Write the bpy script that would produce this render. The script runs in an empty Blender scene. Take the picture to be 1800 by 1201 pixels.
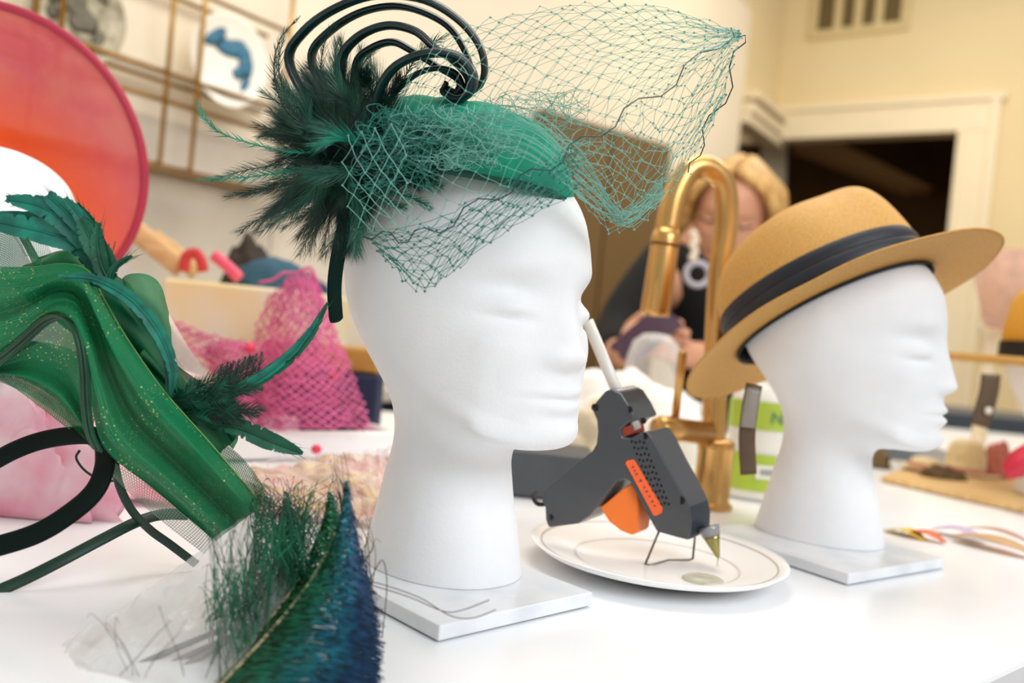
import bpy, math, random
from mathutils import Vector, Matrix, noise
random.seed(7)
rnd = random.Random(11)
PI = math.pi
C = bpy.context.scene.collection
scene = bpy.context.scene

# ---------------------------------------------------------------- camera
FPX = 1500.0
CAM = Vector((0, 0, 0.176))
PITCH = math.radians(-0.9)
ROLL = math.radians(5.5)
_F = Vector((0, math.cos(PITCH), math.sin(PITCH)))
_R0 = Vector((1, 0, 0)); _U0 = _R0.cross(_F)
_R = _R0 * math.cos(ROLL) + _U0 * math.sin(ROLL)
_U = _U0 * math.cos(ROLL) - _R0 * math.sin(ROLL)
cam_data = bpy.data.cameras.new('camera')
cam = bpy.data.objects.new('camera', cam_data); C.objects.link(cam)
cam.matrix_world = Matrix(((_R.x, _U.x, -_F.x, CAM.x), (_R.y, _U.y, -_F.y, CAM.y), (_R.z, _U.z, -_F.z, CAM.z), (0, 0, 0, 1)))
cam_data.sensor_width = 36; cam_data.lens = 36 * FPX / 1800
cam_data.clip_start = 0.02; cam_data.clip_end = 60
cam_data.dof.use_dof = True; cam_data.dof.focus_distance = 0.535; cam_data.dof.aperture_fstop = 4.2
scene.camera = cam

def P(px, py, Y):
    "real point at depth Y in front of the camera that the photograph shows at px, py"
    d = _F * FPX + _R * (px - 900) + _U * (600.5 - py)
    return CAM + d * (Y / d.y)
def G(px, py, z=0.0):
    d = _F * FPX + _R * (px - 900) + _U * (600.5 - py)
    return CAM + d * ((z - CAM.z) / d.z)
def PP(pts): return [P(*p) for p in pts]

# ---------------------------------------------------------------- light and exposure
scene.view_settings.view_transform = 'Standard'; scene.view_settings.look = 'None'
scene.view_settings.gamma = 1; scene.view_settings.use_curve_mapping = False
scene.view_settings.exposure = 0.42
w = bpy.data.worlds.new('room_light'); scene.world = w; w.use_nodes = True
w.node_tree.nodes['Background'].inputs[0].default_value = (1.0, 0.95, 0.9, 1)
w.node_tree.nodes['Background'].inputs[1].default_value = 0.42
def area(name, loc, target, sx, sy, power, col):
    l = bpy.data.lights.new(name, 'AREA'); l.shape = 'RECTANGLE'; l.size = sx; l.size_y = sy
    l.energy = power; l.color = col
    o = bpy.data.objects.new(name, l); C.objects.link(o); o.location = loc
    o.rotation_euler = (Vector(target) - Vector(loc)).to_track_quat('-Z', 'Y').to_euler()
    return o
area('window_light', (1.5, -1.1, 1.7), (0.1, 0.7, 0.1), 1.6, 1.2, 34, (0.88, 0.94, 1.0))
area('ceiling_lamp_light', (0.3, 1.3, 1.75), (0.2, 1.2, 0), 1.2, 1.2, 12, (1.0, 0.93, 0.84))
area('ceiling_lamp_light', (1.7, 3.0, 2.3), (1.9, 3.6, 0), 1.4, 1.4, 34, (1.0, 0.9, 0.76))
area('ceiling_lamp_light', (-0.1, 1.0, 2.1), (-0.6, 2.2, 0.3), 0.8, 0.8, 7, (1.0, 0.93, 0.82))

# ---------------------------------------------------------------- helpers
def lin(c):
    if isinstance(c, str):
        c = [int(c[i:i + 2], 16) / 255 for i in (0, 2, 4)]
    return [(v / 12.92 if v <= 0.04045 else ((v + 0.055) / 1.055) ** 2.4) for v in c] + [1]

def mat(name, col, rough=0.6, metal=0.0, noise_amt=0.12, noise_scale=30, bump=0.0, bump_scale=200, col2=None,
        sheen=0.0, spec=0.5, trans=0.0, alpha=1.0, sss=0.0, emit=None, coat=0.0, coord='Object', stretch=None):
    m = bpy.data.materials.new(name); m.use_nodes = True
    nt = m.node_tree; b = nt.nodes['Principled BSDF']
    N = lambda t: nt.nodes.new(t)
    tc = N('ShaderNodeTexCoord'); src = tc.outputs[coord]
    if stretch:
        mp = N('ShaderNodeMapping'); mp.inputs['Scale'].default_value = stretch
        nt.links.new(src, mp.inputs[0]); src = mp.outputs[0]
    n = N('ShaderNodeTexNoise'); n.inputs['Scale'].default_value = noise_scale; n.inputs['Detail'].default_value = 4
    nt.links.new(src, n.inputs['Vector'])
    mx = N('ShaderNodeMix'); mx.data_type = 'RGBA'
    c1 = lin(col); c2 = lin(col2) if col2 else [v * (1 - noise_amt) for v in c1[:3]] + [1]
    mx.inputs[6].default_value = c1; mx.inputs[7].default_value = c2
    rp = N('ShaderNodeValToRGB'); rp.color_ramp.elements[0].position = 0.38; rp.color_ramp.elements[1].position = 0.62
    nt.links.new(n.outputs[0], rp.inputs[0]); nt.links.new(rp.outputs[0], mx.inputs[0])
    nt.links.new(mx.outputs[2], b.inputs['Base Color'])
    b.inputs['Roughness'].default_value = rough; b.inputs['Metallic'].default_value = metal
    b.inputs['Specular IOR Level'].default_value = spec
    b.inputs['Transmission Weight'].default_value = trans; b.inputs['Alpha'].default_value = alpha
    b.inputs['Sheen Weight'].default_value = sheen; b.inputs['Coat Weight'].default_value = coat
    if sheen: b.inputs['Sheen Tint'].default_value = c1
    if sss:
        b.inputs['Subsurface Weight'].default_value = sss; b.inputs['Subsurface Radius'].default_value = (0.006, 0.005, 0.004); b.inputs['Subsurface Scale'].default_value = 1
    if emit: b.inputs['Emission Color'].default_value = lin(emit[0]); b.inputs['Emission Strength'].default_value = emit[1]
    if bump:
        bn = N('ShaderNodeTexNoise'); bn.inputs['Scale'].default_value = bump_scale; bn.inputs['Detail'].default_value = 3
        nt.links.new(src, bn.inputs['Vector'])
        bp = N('ShaderNodeBump'); bp.inputs['Strength'].default_value = bump; bp.inputs['Distance'].default_value = 0.001
        nt.links.new(bn.outputs[0], bp.inputs['Height']); nt.links.new(bp.outputs[0], b.inputs['Normal'])
    return m

def weave_mat(name, col, base_alpha, line_alpha, scale_u, scale_v, rough=0.4, sparkle=None, line_w=0.35, col2=None, soft=0.1, thread=None):
    "woven see-through cloth: threads along both UV directions, clear holes between"
    m = mat(name, col, rough, noise_amt=0.3, noise_scale=25, col2=col2, sheen=0.0, spec=.25)
    nt = m.node_tree; b = nt.nodes['Principled BSDF']; N = lambda t: nt.nodes.new(t); L = nt.links.new
    uv = N('ShaderNodeTexCoord'); sp = N('ShaderNodeSeparateXYZ'); L(uv.outputs['UV'], sp.inputs[0])
    outs = []
    for k, s in ((0, scale_u), (1, scale_v)):
        mu = N('ShaderNodeMath'); mu.operation = 'MULTIPLY'; mu.inputs[1].default_value = s; L(sp.outputs[k], mu.inputs[0])
        fr = N('ShaderNodeMath'); fr.operation = 'PINGPONG'; fr.inputs[1].default_value = 0.5; L(mu.outputs[0], fr.inputs[0])
        rg = N('ShaderNodeMapRange'); rg.inputs[1].default_value = line_w * 0.5 - soft; rg.inputs[2].default_value = line_w * 0.5 + soft
        rg.inputs[3].default_value = 1; rg.inputs[4].default_value = 0; L(fr.outputs[0], rg.inputs[0]); outs.append(rg)
    mxm = N('ShaderNodeMath'); mxm.operation = 'MAXIMUM'; L(outs[0].outputs[0], mxm.inputs[0]); L(outs[1].outputs[0], mxm.inputs[1])
    rg = N('ShaderNodeMapRange'); rg.inputs[3].default_value = base_alpha; rg.inputs[4].default_value = line_alpha
    L(mxm.outputs[0], rg.inputs[0]); L(rg.outputs[0], b.inputs['Alpha'])
    if thread:
        mt = N('ShaderNodeMix'); mt.data_type = 'RGBA'; L(mxm.outputs[0], mt.inputs[0])
        L(b.inputs['Base Color'].links[0].from_socket, mt.inputs[6]); mt.inputs[7].default_value = lin(thread); L(mt.outputs[2], b.inputs['Base Color'])
    if sparkle:
        v = N('ShaderNodeTexVoronoi'); v.inputs['Scale'].default_value = 420; L(uv.outputs['Object'], v.inputs['Vector'])
        n2 = N('ShaderNodeTexNoise'); n2.inputs['Scale'].default_value = 22; L(uv.outputs['Object'], n2.inputs['Vector'])
        st = N('ShaderNodeMath'); st.operation = 'LESS_THAN'; st.inputs[1].default_value = 0.17; L(v.outputs['Distance'], st.inputs[0])
        s2 = N('ShaderNodeMath'); s2.operation = 'GREATER_THAN'; s2.inputs[1].default_value = 0.52; L(n2.outputs[0], s2.inputs[0])
        ml = N('ShaderNodeMath'); ml.operation = 'MULTIPLY'; L(st.outputs[0], ml.inputs[0]); L(s2.outputs[0], ml.inputs[1])
        mx = N('ShaderNodeMix'); mx.data_type = 'RGBA'; L(ml.outputs[0], mx.inputs[0])
        old = b.inputs['Base Color'].links[0].from_socket; L(old, mx.inputs[6]); mx.inputs[7].default_value = lin(sparkle)
        L(mx.outputs[2], b.inputs['Base Color']); L(ml.outputs[0], b.inputs['Metallic'])
    return m

class MB:
    "collects vertices and faces of one mesh"
    def __init__(s): s.v = []; s.f = []; s.uv = None; s.mi = []; s.cur = 0
    def add(s, vs, fs):
        n = len(s.v); s.v += [tuple(p) for p in vs]; s.f += [tuple(i + n for i in f) for f in fs]; s.mi += [s.cur] * len(fs)
    def box(s, c, size, M=None):
        x, y, z = [d / 2 for d in size]; c = Vector(c)
        vs = [Vector((a * x, b * y, d * z)) for a in (-1, 1) for b in (-1, 1) for d in (-1, 1)]
        vs = [(M @ v if M else v) + c for v in vs]
        s.add(vs, [(0, 1, 3, 2), (4, 6, 7, 5), (0, 4, 5, 1), (2, 3, 7, 6), (0, 2, 6, 4), (1, 5, 7, 3)])
    def tube(s, path, r, n=8, cap=True, flat=1.0, up=None):
        path = [Vector(p) for p in path]; m = len(path)
        rs = r if isinstance(r, (list, tuple)) else [r] * m
        if len(rs) != m: rs = [rs[min(len(rs) - 1, int(i * (len(rs) - 1) / (m - 1) + 0.5))] for i in range(m)]
        t0 = (path[1] - path[0]).normalized()
        ref = Vector(up) if up else (Vector((0, 0, 1)) if abs(t0.z) < 0.9 else Vector((1, 0, 0)))
        a = (ref - t0 * ref.dot(t0)).normalized(); vs = []
        for i in range(m):
            t = (path[min(i + 1, m - 1)] - path[max(i - 1, 0)])
            t = t.normalized() if t.length > 1e-9 else t0
            if up: a = Vector(up)
            a = a - t * a.dot(t)
            a = a.normalized() if a.length > 1e-6 else t.orthogonal().normalized()
            b = t.cross(a)
            for k in range(n):
                th = 2 * PI * k / n
                vs.append(path[i] + a * (math.cos(th) * rs[i] * flat) + b * (math.sin(th) * rs[i]))
        fs = [(i * n + k, i * n + (k + 1) % n, (i + 1) * n + (k + 1) % n, (i + 1) * n + k) for i in range(m - 1) for k in range(n)]
        if cap: fs += [tuple(range(n - 1, -1, -1)), tuple((m - 1) * n + k for k in range(n))]
        s.add(vs, fs)
    def lathe(s, prof, n=32, M=None, sx=1, sy=1, cap=True):
        vs = []
        for (r, z) in prof:
            for k in range(n):
                v = Vector((r * sx * math.cos(2 * PI * k / n), r * sy * math.sin(2 * PI * k / n), z)); vs.append(M @ v if M else v)
        m = len(prof)
        fs = [(i * n + k, i * n + (k + 1) % n, (i + 1) * n + (k + 1) % n, (i + 1) * n + k) for i in range(m - 1) for k in range(n)]
        if cap: fs += [tuple(range(n - 1, -1, -1)), tuple((m - 1) * n + k for k in range(n))]
        s.add(vs, fs)
    def grid(s, rows):
        "rows of points to a quad sheet with uv"
        a = len(rows); b = len(rows[0])
        if s.uv is None: s.uv = []
        mid = rows[a // 2]; us = [0.0]; cm = [r[b // 2] for r in rows]; vs_ = [0.0]
        for j in range(1, b): us.append(us[-1] + (mid[j] - mid[j - 1]).length)
        for i in range(1, a): vs_.append(vs_[-1] + (cm[i] - cm[i - 1]).length)
        s.uv += [(us[j], vs_[i]) for i in range(a) for j in range(b)]
        s.add([p for r in rows for p in r], [(i * b + j, i * b + j + 1, (i + 1) * b + j + 1, (i + 1) * b + j) for i in range(a - 1) for j in range(b - 1)])
    def prism(s, outline, vec):
        "closed outline swept along a vector"
        o = [Vector(p) for p in outline]; n = len(o); vec = Vector(vec)
        s.add(o + [p + vec for p in o], [tuple(range(n)), tuple(range(2 * n - 1, n - 1, -1))] + [(k, n + k, n + (k + 1) % n, (k + 1) % n) for k in range(n)])
    def build(s, name, m, parent=None, smooth=True, bevel=0, solid=0, origin=None, label=None, subsurf=0, seg=2):
        me = bpy.data.meshes.new(name)
        org = Vector(origin) if origin is not None else Vector((0, 0, 0))
        me.from_pydata([Vector(p) - org for p in s.v], [], s.f); 
        ms = m if isinstance(m, (list, tuple)) else [m]
        for q in ms: me.materials.append(q)
        if len(ms) > 1: me.polygons.foreach_set('material_index', s.mi)
        if s.uv and len(s.uv) == len(s.v):
            ul = me.uv_layers.new(name='UVMap')
            flat = []
            for l in me.loops: flat += s.uv[l.vertex_index]
            ul.data.foreach_set('uv', flat)
        me.update()
        if smooth: me.polygons.foreach_set('use_smooth', [True] * len(me.polygons))
        o = bpy.data.objects.new(name, me); C.objects.link(o)
        o.location = org
        if parent is not None:
            o.parent = parent
            o.matrix_parent_inverse = world_of(parent).inverted()
        if bevel:
            b = o.modifiers.new('bevel', 'BEVEL'); b.width = bevel; b.segments = seg; b.limit_method = 'ANGLE'; b.angle_limit = 0.6
            if smooth:
                for p_ in me.polygons: p_.use_smooth = True
                wn = o.modifiers.new('wn', 'WEIGHTED_NORMAL')
        if solid:
            b = o.modifiers.new('solid', 'SOLIDIFY'); b.thickness = solid; b.offset = 0
        if subsurf:
            b = o.modifiers.new('sub', 'SUBSURF'); b.levels = subsurf; b.render_levels = subsurf
        if label: o['label'] = label
        return o

def world_of(o):
    M = o.matrix_basis.copy()
    while o.parent:
        M = o.parent.matrix_basis @ o.matrix_parent_inverse @ M if False else o.parent.matrix_basis @ (o.matrix_parent_inverse @ M)
        o = o.parent
    return M

def tag(o, label, cat, group=None, kind=None):
    o['label'] = label; o['category'] = cat
    if group: o['group'] = group
    if kind: o['kind'] = kind
    return o
def thing(name, loc, label, cat, group=None, rz=0.0):
    o = bpy.data.objects.new(name, None); C.objects.link(o); o.empty_display_size = 0.02
    o.location = loc; o.rotation_euler = (0, 0, rz)
    return tag(o, label, cat, group)
def struct(o): o['kind'] = 'structure'; return o

def cr(pts, n):
    "Catmull-Rom through points (tuples or vectors), n samples"
    pts = [Vector(p) for p in pts]; m = len(pts); out = []
    if m == 2: return [pts[0].lerp(pts[1], i / (n - 1)) for i in range(n)]
    for i in range(n):
        u = i / (n - 1) * (m - 1); k = min(int(u), m - 2); t = u - k
        p0 = pts[k - 1] if k > 0 else pts[0] * 2 - pts[1]
        p3 = pts[k + 2] if k + 2 < m else pts[-1] * 2 - pts[-2]
        p1, p2 = pts[k], pts[k + 1]
        out.append(0.5 * ((2 * p1) + (p2 - p0) * t + (2 * p0 - 5 * p1 + 4 * p2 - p3) * t * t + (3 * p1 - p0 - 3 * p2 + p3) * t ** 3))
    return out
def patch(rows, nu, nv):
    "bicubic sheet through a grid of control points (rows of equal length)"
    r2 = [cr(r, nu) for r in rows]
    cols = [cr([r[j] for r in r2], nv) for j in range(nu)]
    return [[cols[j][i] for j in range(nu)] for i in range(nv)]
def rotz(a): return Matrix.Rotation(a, 3, 'Z')
# ---------------------------------------------------------------- setting
m_wall = mat('cream_wall_paint', 'F0E4CC', 0.8, noise_amt=0.03, noise_scale=3)
m_wall2 = mat('warm_cream_wall_paint', 'E6D2A4', 0.8, noise_amt=0.03, noise_scale=3)
m_trim = mat('cream_trim_paint', 'EFE0BE', 0.5, noise_amt=0.03, noise_scale=5)
m_marble_wall = mat('veined_marble_slab', 'D8CEBE', 0.35, noise_scale=2.2, col2='B9AF9F')
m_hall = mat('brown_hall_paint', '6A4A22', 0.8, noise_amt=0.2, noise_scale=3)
m_floor = mat('brown_wood_floor', '7A5A38', 0.5, noise_amt=0.3, noise_scale=6, stretch=(1, 8, 1))
m_counter = mat('white_quartz', 'FAFBFD', 0.22, noise_scale=5, col2='F2F5F9', spec=.4)
m_counter_edge = mat('blue_grey_cabinet_paint', '9DB4C8', 0.5, noise_amt=0.05)

b = MB(); b.box((1.0, 3.0, -0.95), (9, 9, 0.06)); struct(b.build('floor', m_floor, smooth=False))
LD = Vector((0.565, 0.825, 0)); LN = Vector((0.825, -0.565, 0))       # along the left wall, and out of it into the room
L0 = Vector((-0.80, 2.0, 0)); LM = Matrix((LD, -LN, Vector((0, 0, 1)))).transposed()
def wall_box(mb, p0, d0, t0, t1, z0, z1, thick, M, nrm):
    c = p0 + d0 * ((t0 + t1) / 2) - nrm * (thick / 2) + Vector((0, 0, (z0 + z1) / 2)); mb.box(c, (abs(t1 - t0), thick, z1 - z0), M)
b = MB(); wall_box(b, L0, LD, -2.6, 3.5, -0.92, 2.1, 0.12, LM, LN)
wl = struct(b.build('wall_left', m_wall, smooth=False))
# marble slab backsplash on the left wall with real joints
i = 0
for t0 in (-1.6, -0.98, -0.36, 0.26, 0.88, 1.5):
    for z0, z1 in ((0.0, 0.57),):
        b = MB(); wall_box(b, L0 + LN * 0.012, LD, t0, t0 + 0.615, z0, z1, 0.01, LM, LN)
        b.build('marble_panel', m_marble_wall, wl, smooth=False, bevel=0.002)
# right wall, perpendicular, with a cased opening
R0 = Vector((1.57, 5.40, 0)); RD = Vector((0.825, -0.565, 0)); RN = Vector((-0.565, -0.825, 0))
RM = Matrix((RD, -RN, Vector((0, 0, 1)))).transposed()
b = MB()
wall_box(b, R0, RD, -0.9, 1.0, 1.515, 3.1, 0.1, RM, RN)
wall_box(b, R0, RD, 1.0, 4.2, -0.92, 3.1, 0.1, RM, RN)
wr = struct(b.build('wall_right', m_wall2, smooth=False))
b = MB()   # return wall over the side opening
wall_box(b, L0 - LN * 0.02, LD, 3.5, 4.25, 1.50, 3.1, 0.1, LM, LN)
struct(b.build('wall_return', m_wall2, smooth=False))
b = MB()
wall_box(b, R0 + RN * 0.03, RD, -0.02, 1.19, 1.515, 1.70, 0.05, RM, RN)
wall_box(b, R0 + RN * 0.05, RD, -0.02, 1.22, 1.68, 1.72, 0.05, RM, RN)
wall_box(b, R0 + RN * 0.03, RD, 1.0, 1.19, -0.92, 1.515, 0.05, RM, RN)
wall_box(b, R0 + RN * 0.045, RD, 1.0, 1.03, -0.92, 1.515, 0.05, RM, RN)
wall_box(b, R0 + RN * 0.045, RD, 1.15, 1.20, -0.92, 1.72, 0.05, RM, RN)
struct(b.build('trim_1', m_trim, smooth=False, bevel=0.006))
b = MB()
wall_box(b, L0 + LN * 0.03, LD, 3.55, 4.22, 1.48, 1.54, 0.05, LM, LN)
wall_box(b, L0 + LN * 0.05, LD, 3.55, 4.20, 1.54, 1.60, 0.07, LM, LN)
wall_box(b, L0 + LN * 0.07, LD, 3.55, 4.18, 1.62, 1.66, 0.10, LM, LN)
struct(b.build('trim_2', m_trim, smooth=False, bevel=0.006))
b = MB()   # panel moulding on the right wall
for s0 in (1.42, 1.72, 2.6):
    wall_box(b, R0 + RN * 0.012, RD, s0, s0 + 0.05, -0.6, 1.62, 0.02, RM, RN)
wall_box(b, R0 + RN * 0.012, RD, 1.72, 2.65, 1.60, 1.65, 0.02, RM, RN)
struct(b.build('trim_3', m_trim, smooth=False, bevel=0.004))
b = MB()
wall_box(b, R0 + RN * 0.02, RD, 1.2, 4.2, -0.92, -0.78, 0.02, RM, RN)
struct(b.build('baseboard_right', m_trim, smooth=False))
# the dim hall behind the opening
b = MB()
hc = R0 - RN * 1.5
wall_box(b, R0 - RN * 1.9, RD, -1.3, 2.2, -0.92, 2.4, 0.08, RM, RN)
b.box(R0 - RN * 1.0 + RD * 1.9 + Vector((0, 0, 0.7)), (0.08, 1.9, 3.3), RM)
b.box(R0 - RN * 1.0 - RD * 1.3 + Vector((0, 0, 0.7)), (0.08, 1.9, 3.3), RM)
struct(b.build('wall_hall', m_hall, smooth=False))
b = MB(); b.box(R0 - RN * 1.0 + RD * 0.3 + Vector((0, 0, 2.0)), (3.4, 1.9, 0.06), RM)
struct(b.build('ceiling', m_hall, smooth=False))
# pale sloping soffit and a narrow cream door leaf inside the hall
m_soff = mat('tan_soffit_paint', 'C9A468', 0.7, noise_amt=0.05)
b = MB(); q = [P(1395, 252, 6.2), P(1600, 330, 6.2), P(1640, 330, 6.2), P(1480, 252, 6.2)]
b.prism(q, (0.1, 0.3, 0)); struct(b.build('trim_4', m_soff, smooth=False))
b = MB(); q = [P(1338, 250, 6.0), P(1384, 248, 6.0), P(1376, 420, 6.0), P(1330, 420, 6.0)]
b.prism(q, (0.02, 0.05, 0)); struct(b.build('door_1', m_trim, smooth=False))

# vent grille on the right wall
vc = P(1512, 8, 5.0)
s_ = (vc - R0).dot(RD); vz = vc.z + 0.02
# put it on the wall plane along the view ray
dv = (vc - CAM); tt = (R0 - CAM).dot(RN) / dv.dot(RN); vp = CAM + dv * tt
vent = thing('wall_vent', vp + RN * 0.0, 'cream wall vent grille with dark upright slots high above the doorway', 'vent')
m_vent = mat('vent_paint', 'DCC690', 0.5); m_vd = mat('vent_dark', '6E5C36', 0.9)
b = MB()
for (cx, cz, sx, sz) in ((0, -0.16, 0.58, 0.05), (0, 0.16, 0.58, 0.05), (-0.265, 0, 0.05, 0.27), (0.265, 0, 0.05, 0.27)):
    b.box(vp + RN * 0.012 + RD * cx + Vector((0, 0, cz)), (sx, 0.02, sz), RM)
b.build('frame', m_vent, vent, smooth=False, bevel=0.003)
b = MB(); b.box(vp + RN * 0.003, (0.5, 0.004, 0.28), RM); b.build('backing', m_vd, vent, smooth=False)
for k in range(3):
    b = MB(); b.box(vp + RN * 0.012 + RD * (-0.118 + k * 0.118), (0.045, 0.014, 0.28), RM); b.build('slat', m_vent, vent, smooth=False)

# island the heads stand on: worktop and cabinet below
e0 = G(1690, 1215); e1 = G(1830, 1150); ed = (e1 - e0).normalized()
near = e0 - ed * 1.5
off = Vector((-ed.y, ed.x, 0))
def ipt(a, b_): return e0 + ed * a + off * b_
# clipped rectangle that follows the corner edge
pts = [Vector((-1.0, -0.35, 0)), Vector((e0.x - 0.06, -0.35, 0)), e0 - ed * 0.25, e0, e1, e0 + ed * 0.9, Vector((2.5, 2.6, 0)), Vector((1.10, 2.6, 0)), Vector((0.92, 1.58, 0)), Vector((-0.36, 1.58, 0)), Vector((-1.0, 0.9, 0))]
pts[1] = Vector((e0.x - ed.x * 0.25, -0.35, 0))
b = MB(); b.prism([p for p in pts], (0, 0, -0.03))
isl = b.build('island_worktop', m_counter, smooth=False, bevel=0.003)
tag(isl, 'glossy white stone worktop that all the display heads stand on', 'worktop')
cen = Vector((0.3, 0.7, 0))
b = MB(); b.prism([cen + (p - cen) * 0.985 + Vector((0, 0, -0.03)) for p in pts], (0, 0, -0.86))
o = b.build('island_cabinet', m_counter_edge, smooth=False)
tag(o, 'blue-grey painted base unit beneath the white stone worktop', 'cabinet')

# back counter along the left wall, with its base
m_back = mat('pale_stone_back_counter', 'D9CFC0', 0.25, noise_amt=0.1, noise_scale=4)
b = MB(); wall_box(b, L0 + LN * 0.40, LD, -1.8, 1.05, -0.03, 0.0, 0.38, LM, LN)
tag(b.build('back_worktop', m_back, smooth=False, bevel=0.003), 'pale stone back worktop along the wall under the brass shelf', 'worktop')
b = MB(); wall_box(b, L0 + LN * 0.37, LD, -1.8, 1.05, -0.92, -0.03, 0.35, LM, LN)
tag(b.build('back_cabinet', mat('navy_cabinet_paint', '1E2A44', 0.5), smooth=False), 'navy base unit under the pale back worktop', 'cabinet')
# tall brown cabinet behind the faucet
m_brown = mat('olive_brown_cabinet', '6E5226', 0.55, noise_amt=0.12, noise_scale=3, stretch=(1, 1, 0.1))
a0 = P(956, 190, 3.02); a1 = P(1177, 255, 3.40); zt = (a0.z + a1.z) / 2
dd = Vector((a1.x - a0.x, a1.y - a0.y, 0)); ln = dd.length; dd.normalize(); nn = Vector((dd.y, -dd.x, 0))
CMx = Matrix((dd, -nn, Vector((0, 0, 1)))).transposed()
cab = thing('tall_cabinet', (a0.x + dd.x * ln / 2, a0.y + dd.y * ln / 2, -0.92), 'tall olive-brown cabinet standing behind the gold faucet', 'cabinet')
b = MB(); base = Vector((a0.x, a0.y, 0)) + dd * (ln / 2) - nn * 0.035
b.box(base + Vector((0, 0, (zt - 0.92) / 2)), (ln, 0.07, zt + 0.92), CMx); b.build('body', m_brown, cab, smooth=False, bevel=0.004)
for k in range(2):
    b = MB(); b.box(base + nn * 0.046 + dd * ((k - 0.5) * ln / 2) + Vector((0, 0, (zt - 0.92) / 2)), (ln / 2 - 0.01, 0.02, zt + 0.9), CMx)
    dr = b.build('door', m_brown, cab, smooth=False, bevel=0.003)
# ---------------------------------------------------------------- foam heads
m_foam = mat('white_polystyrene', 'F1F2F4', 0.62, noise_amt=0.02, noise_scale=60, bump=0.22, bump_scale=420, sss=0.12, spec=0.35)
HK = [  # front x,z  back x,z  half width  (cm)
 (5.9, 0, -5.7, 0, 4.9), (5.7, 1.0, -5.5, 1.0, 4.8), (5.2, 3.0, -5.0, 3.2, 4.55), (4.6, 5.0, -4.5, 5.4, 4.3), (4.2, 6.8, -4.1, 7.8, 4.15),
 (4.1, 8.0, -4.0, 9.6, 4.2), (4.6, 8.8, -4.3, 11.0, 4.5), (6.0, 9.05, -4.9, 12.3, 5.2), (7.9, 9.15, -5.7, 13.5, 6.0), (9.0, 9.5, -6.5, 14.6, 6.5),
 (9.55, 10.4, -7.3, 15.7, 6.8), (9.55, 11.6, -8.0, 16.8, 7.0), (9.5, 12.9, -8.6, 17.9, 7.2), (9.4, 14.4, -9.0, 19.0, 7.35), (9.2, 16.1, -9.2, 20.0, 7.5),
 (9.0, 18.0, -9.3, 21.0, 7.6), (9.1, 19.8, -9.2, 22.2, 7.55), (9.0, 21.6, -8.8, 23.5, 7.4), (8.4, 23.6, -7.9, 24.9, 6.9), (7.0, 25.6, -6.4, 26.3, 5.9),
 (5.1, 27.2, -4.3, 27.5, 4.3), (2.6, 28.2, -1.9, 28.25, 2.3), (0.5, 28.5, 0.1, 28.5, 0.2)]
def g2(y, z, y0, z0, sy, sz): return math.exp(-((y - y0) / sy) ** 2 - ((z - z0) / sz) ** 2)
def head_disp(y, z):
    a = abs(y); d = 0.0
    if 14.0 < z < 20.5:                                   # nose ridge
        t = (z - 15.3) / (19.3 - 15.3)
        h = 0.95 * (1 - t) ** 0.9 + 0.15 if 0 <= t <= 1 else (0.15 * math.exp(-((z - 19.3) / 0.8) ** 2) if t > 1 else 1.1 * max(0.0, 1 - ((15.3 - z) / 1.05) ** 2))
        s = 0.85 + 0.45 * max(0.0, min(1, 1 - t))
        d += h * math.exp(-(y / s) ** 2)
    d += 0.40 * g2(a, z, 1.15, 15.0, 0.7, 0.6)            # nostril wings
    d -= 0.72 * g2(a, z, 3.4, 18.9, 1.9, 1.3)             # sockets
    d += 0.72 * g2(a, z, 3.55, 18.0, 1.2, 0.62)            # closed lids
    d -= 0.38 * g2(a, z, 3.6, 17.15, 1.4, 0.28)            # lid crease
    d += 0.30 * g2(a, z, 3.5, 20.2, 2.1, 0.8)             # brow
    d += 0.30 * g2(a, z, 4.2, 15.6, 1.5, 1.4)             # cheek
    d += 0.36 * g2(y, z, 0, 13.0, 1.9, 0.36) + 0.36 * g2(y, z, 0, 12.05, 1.6, 0.45)
    d -= 0.26 * g2(y, z, 0, 12.52, 2.2, 0.18) + 0.28 * g2(y, z, 0, 11.3, 1.7, 0.45)
    d -= 0.10 * g2(y, z, 0, 13.9, 0.4, 0.5)
    d += 0.25 * g2(y, z, 0, 10.3, 1.7, 0.9)
    return d
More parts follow.
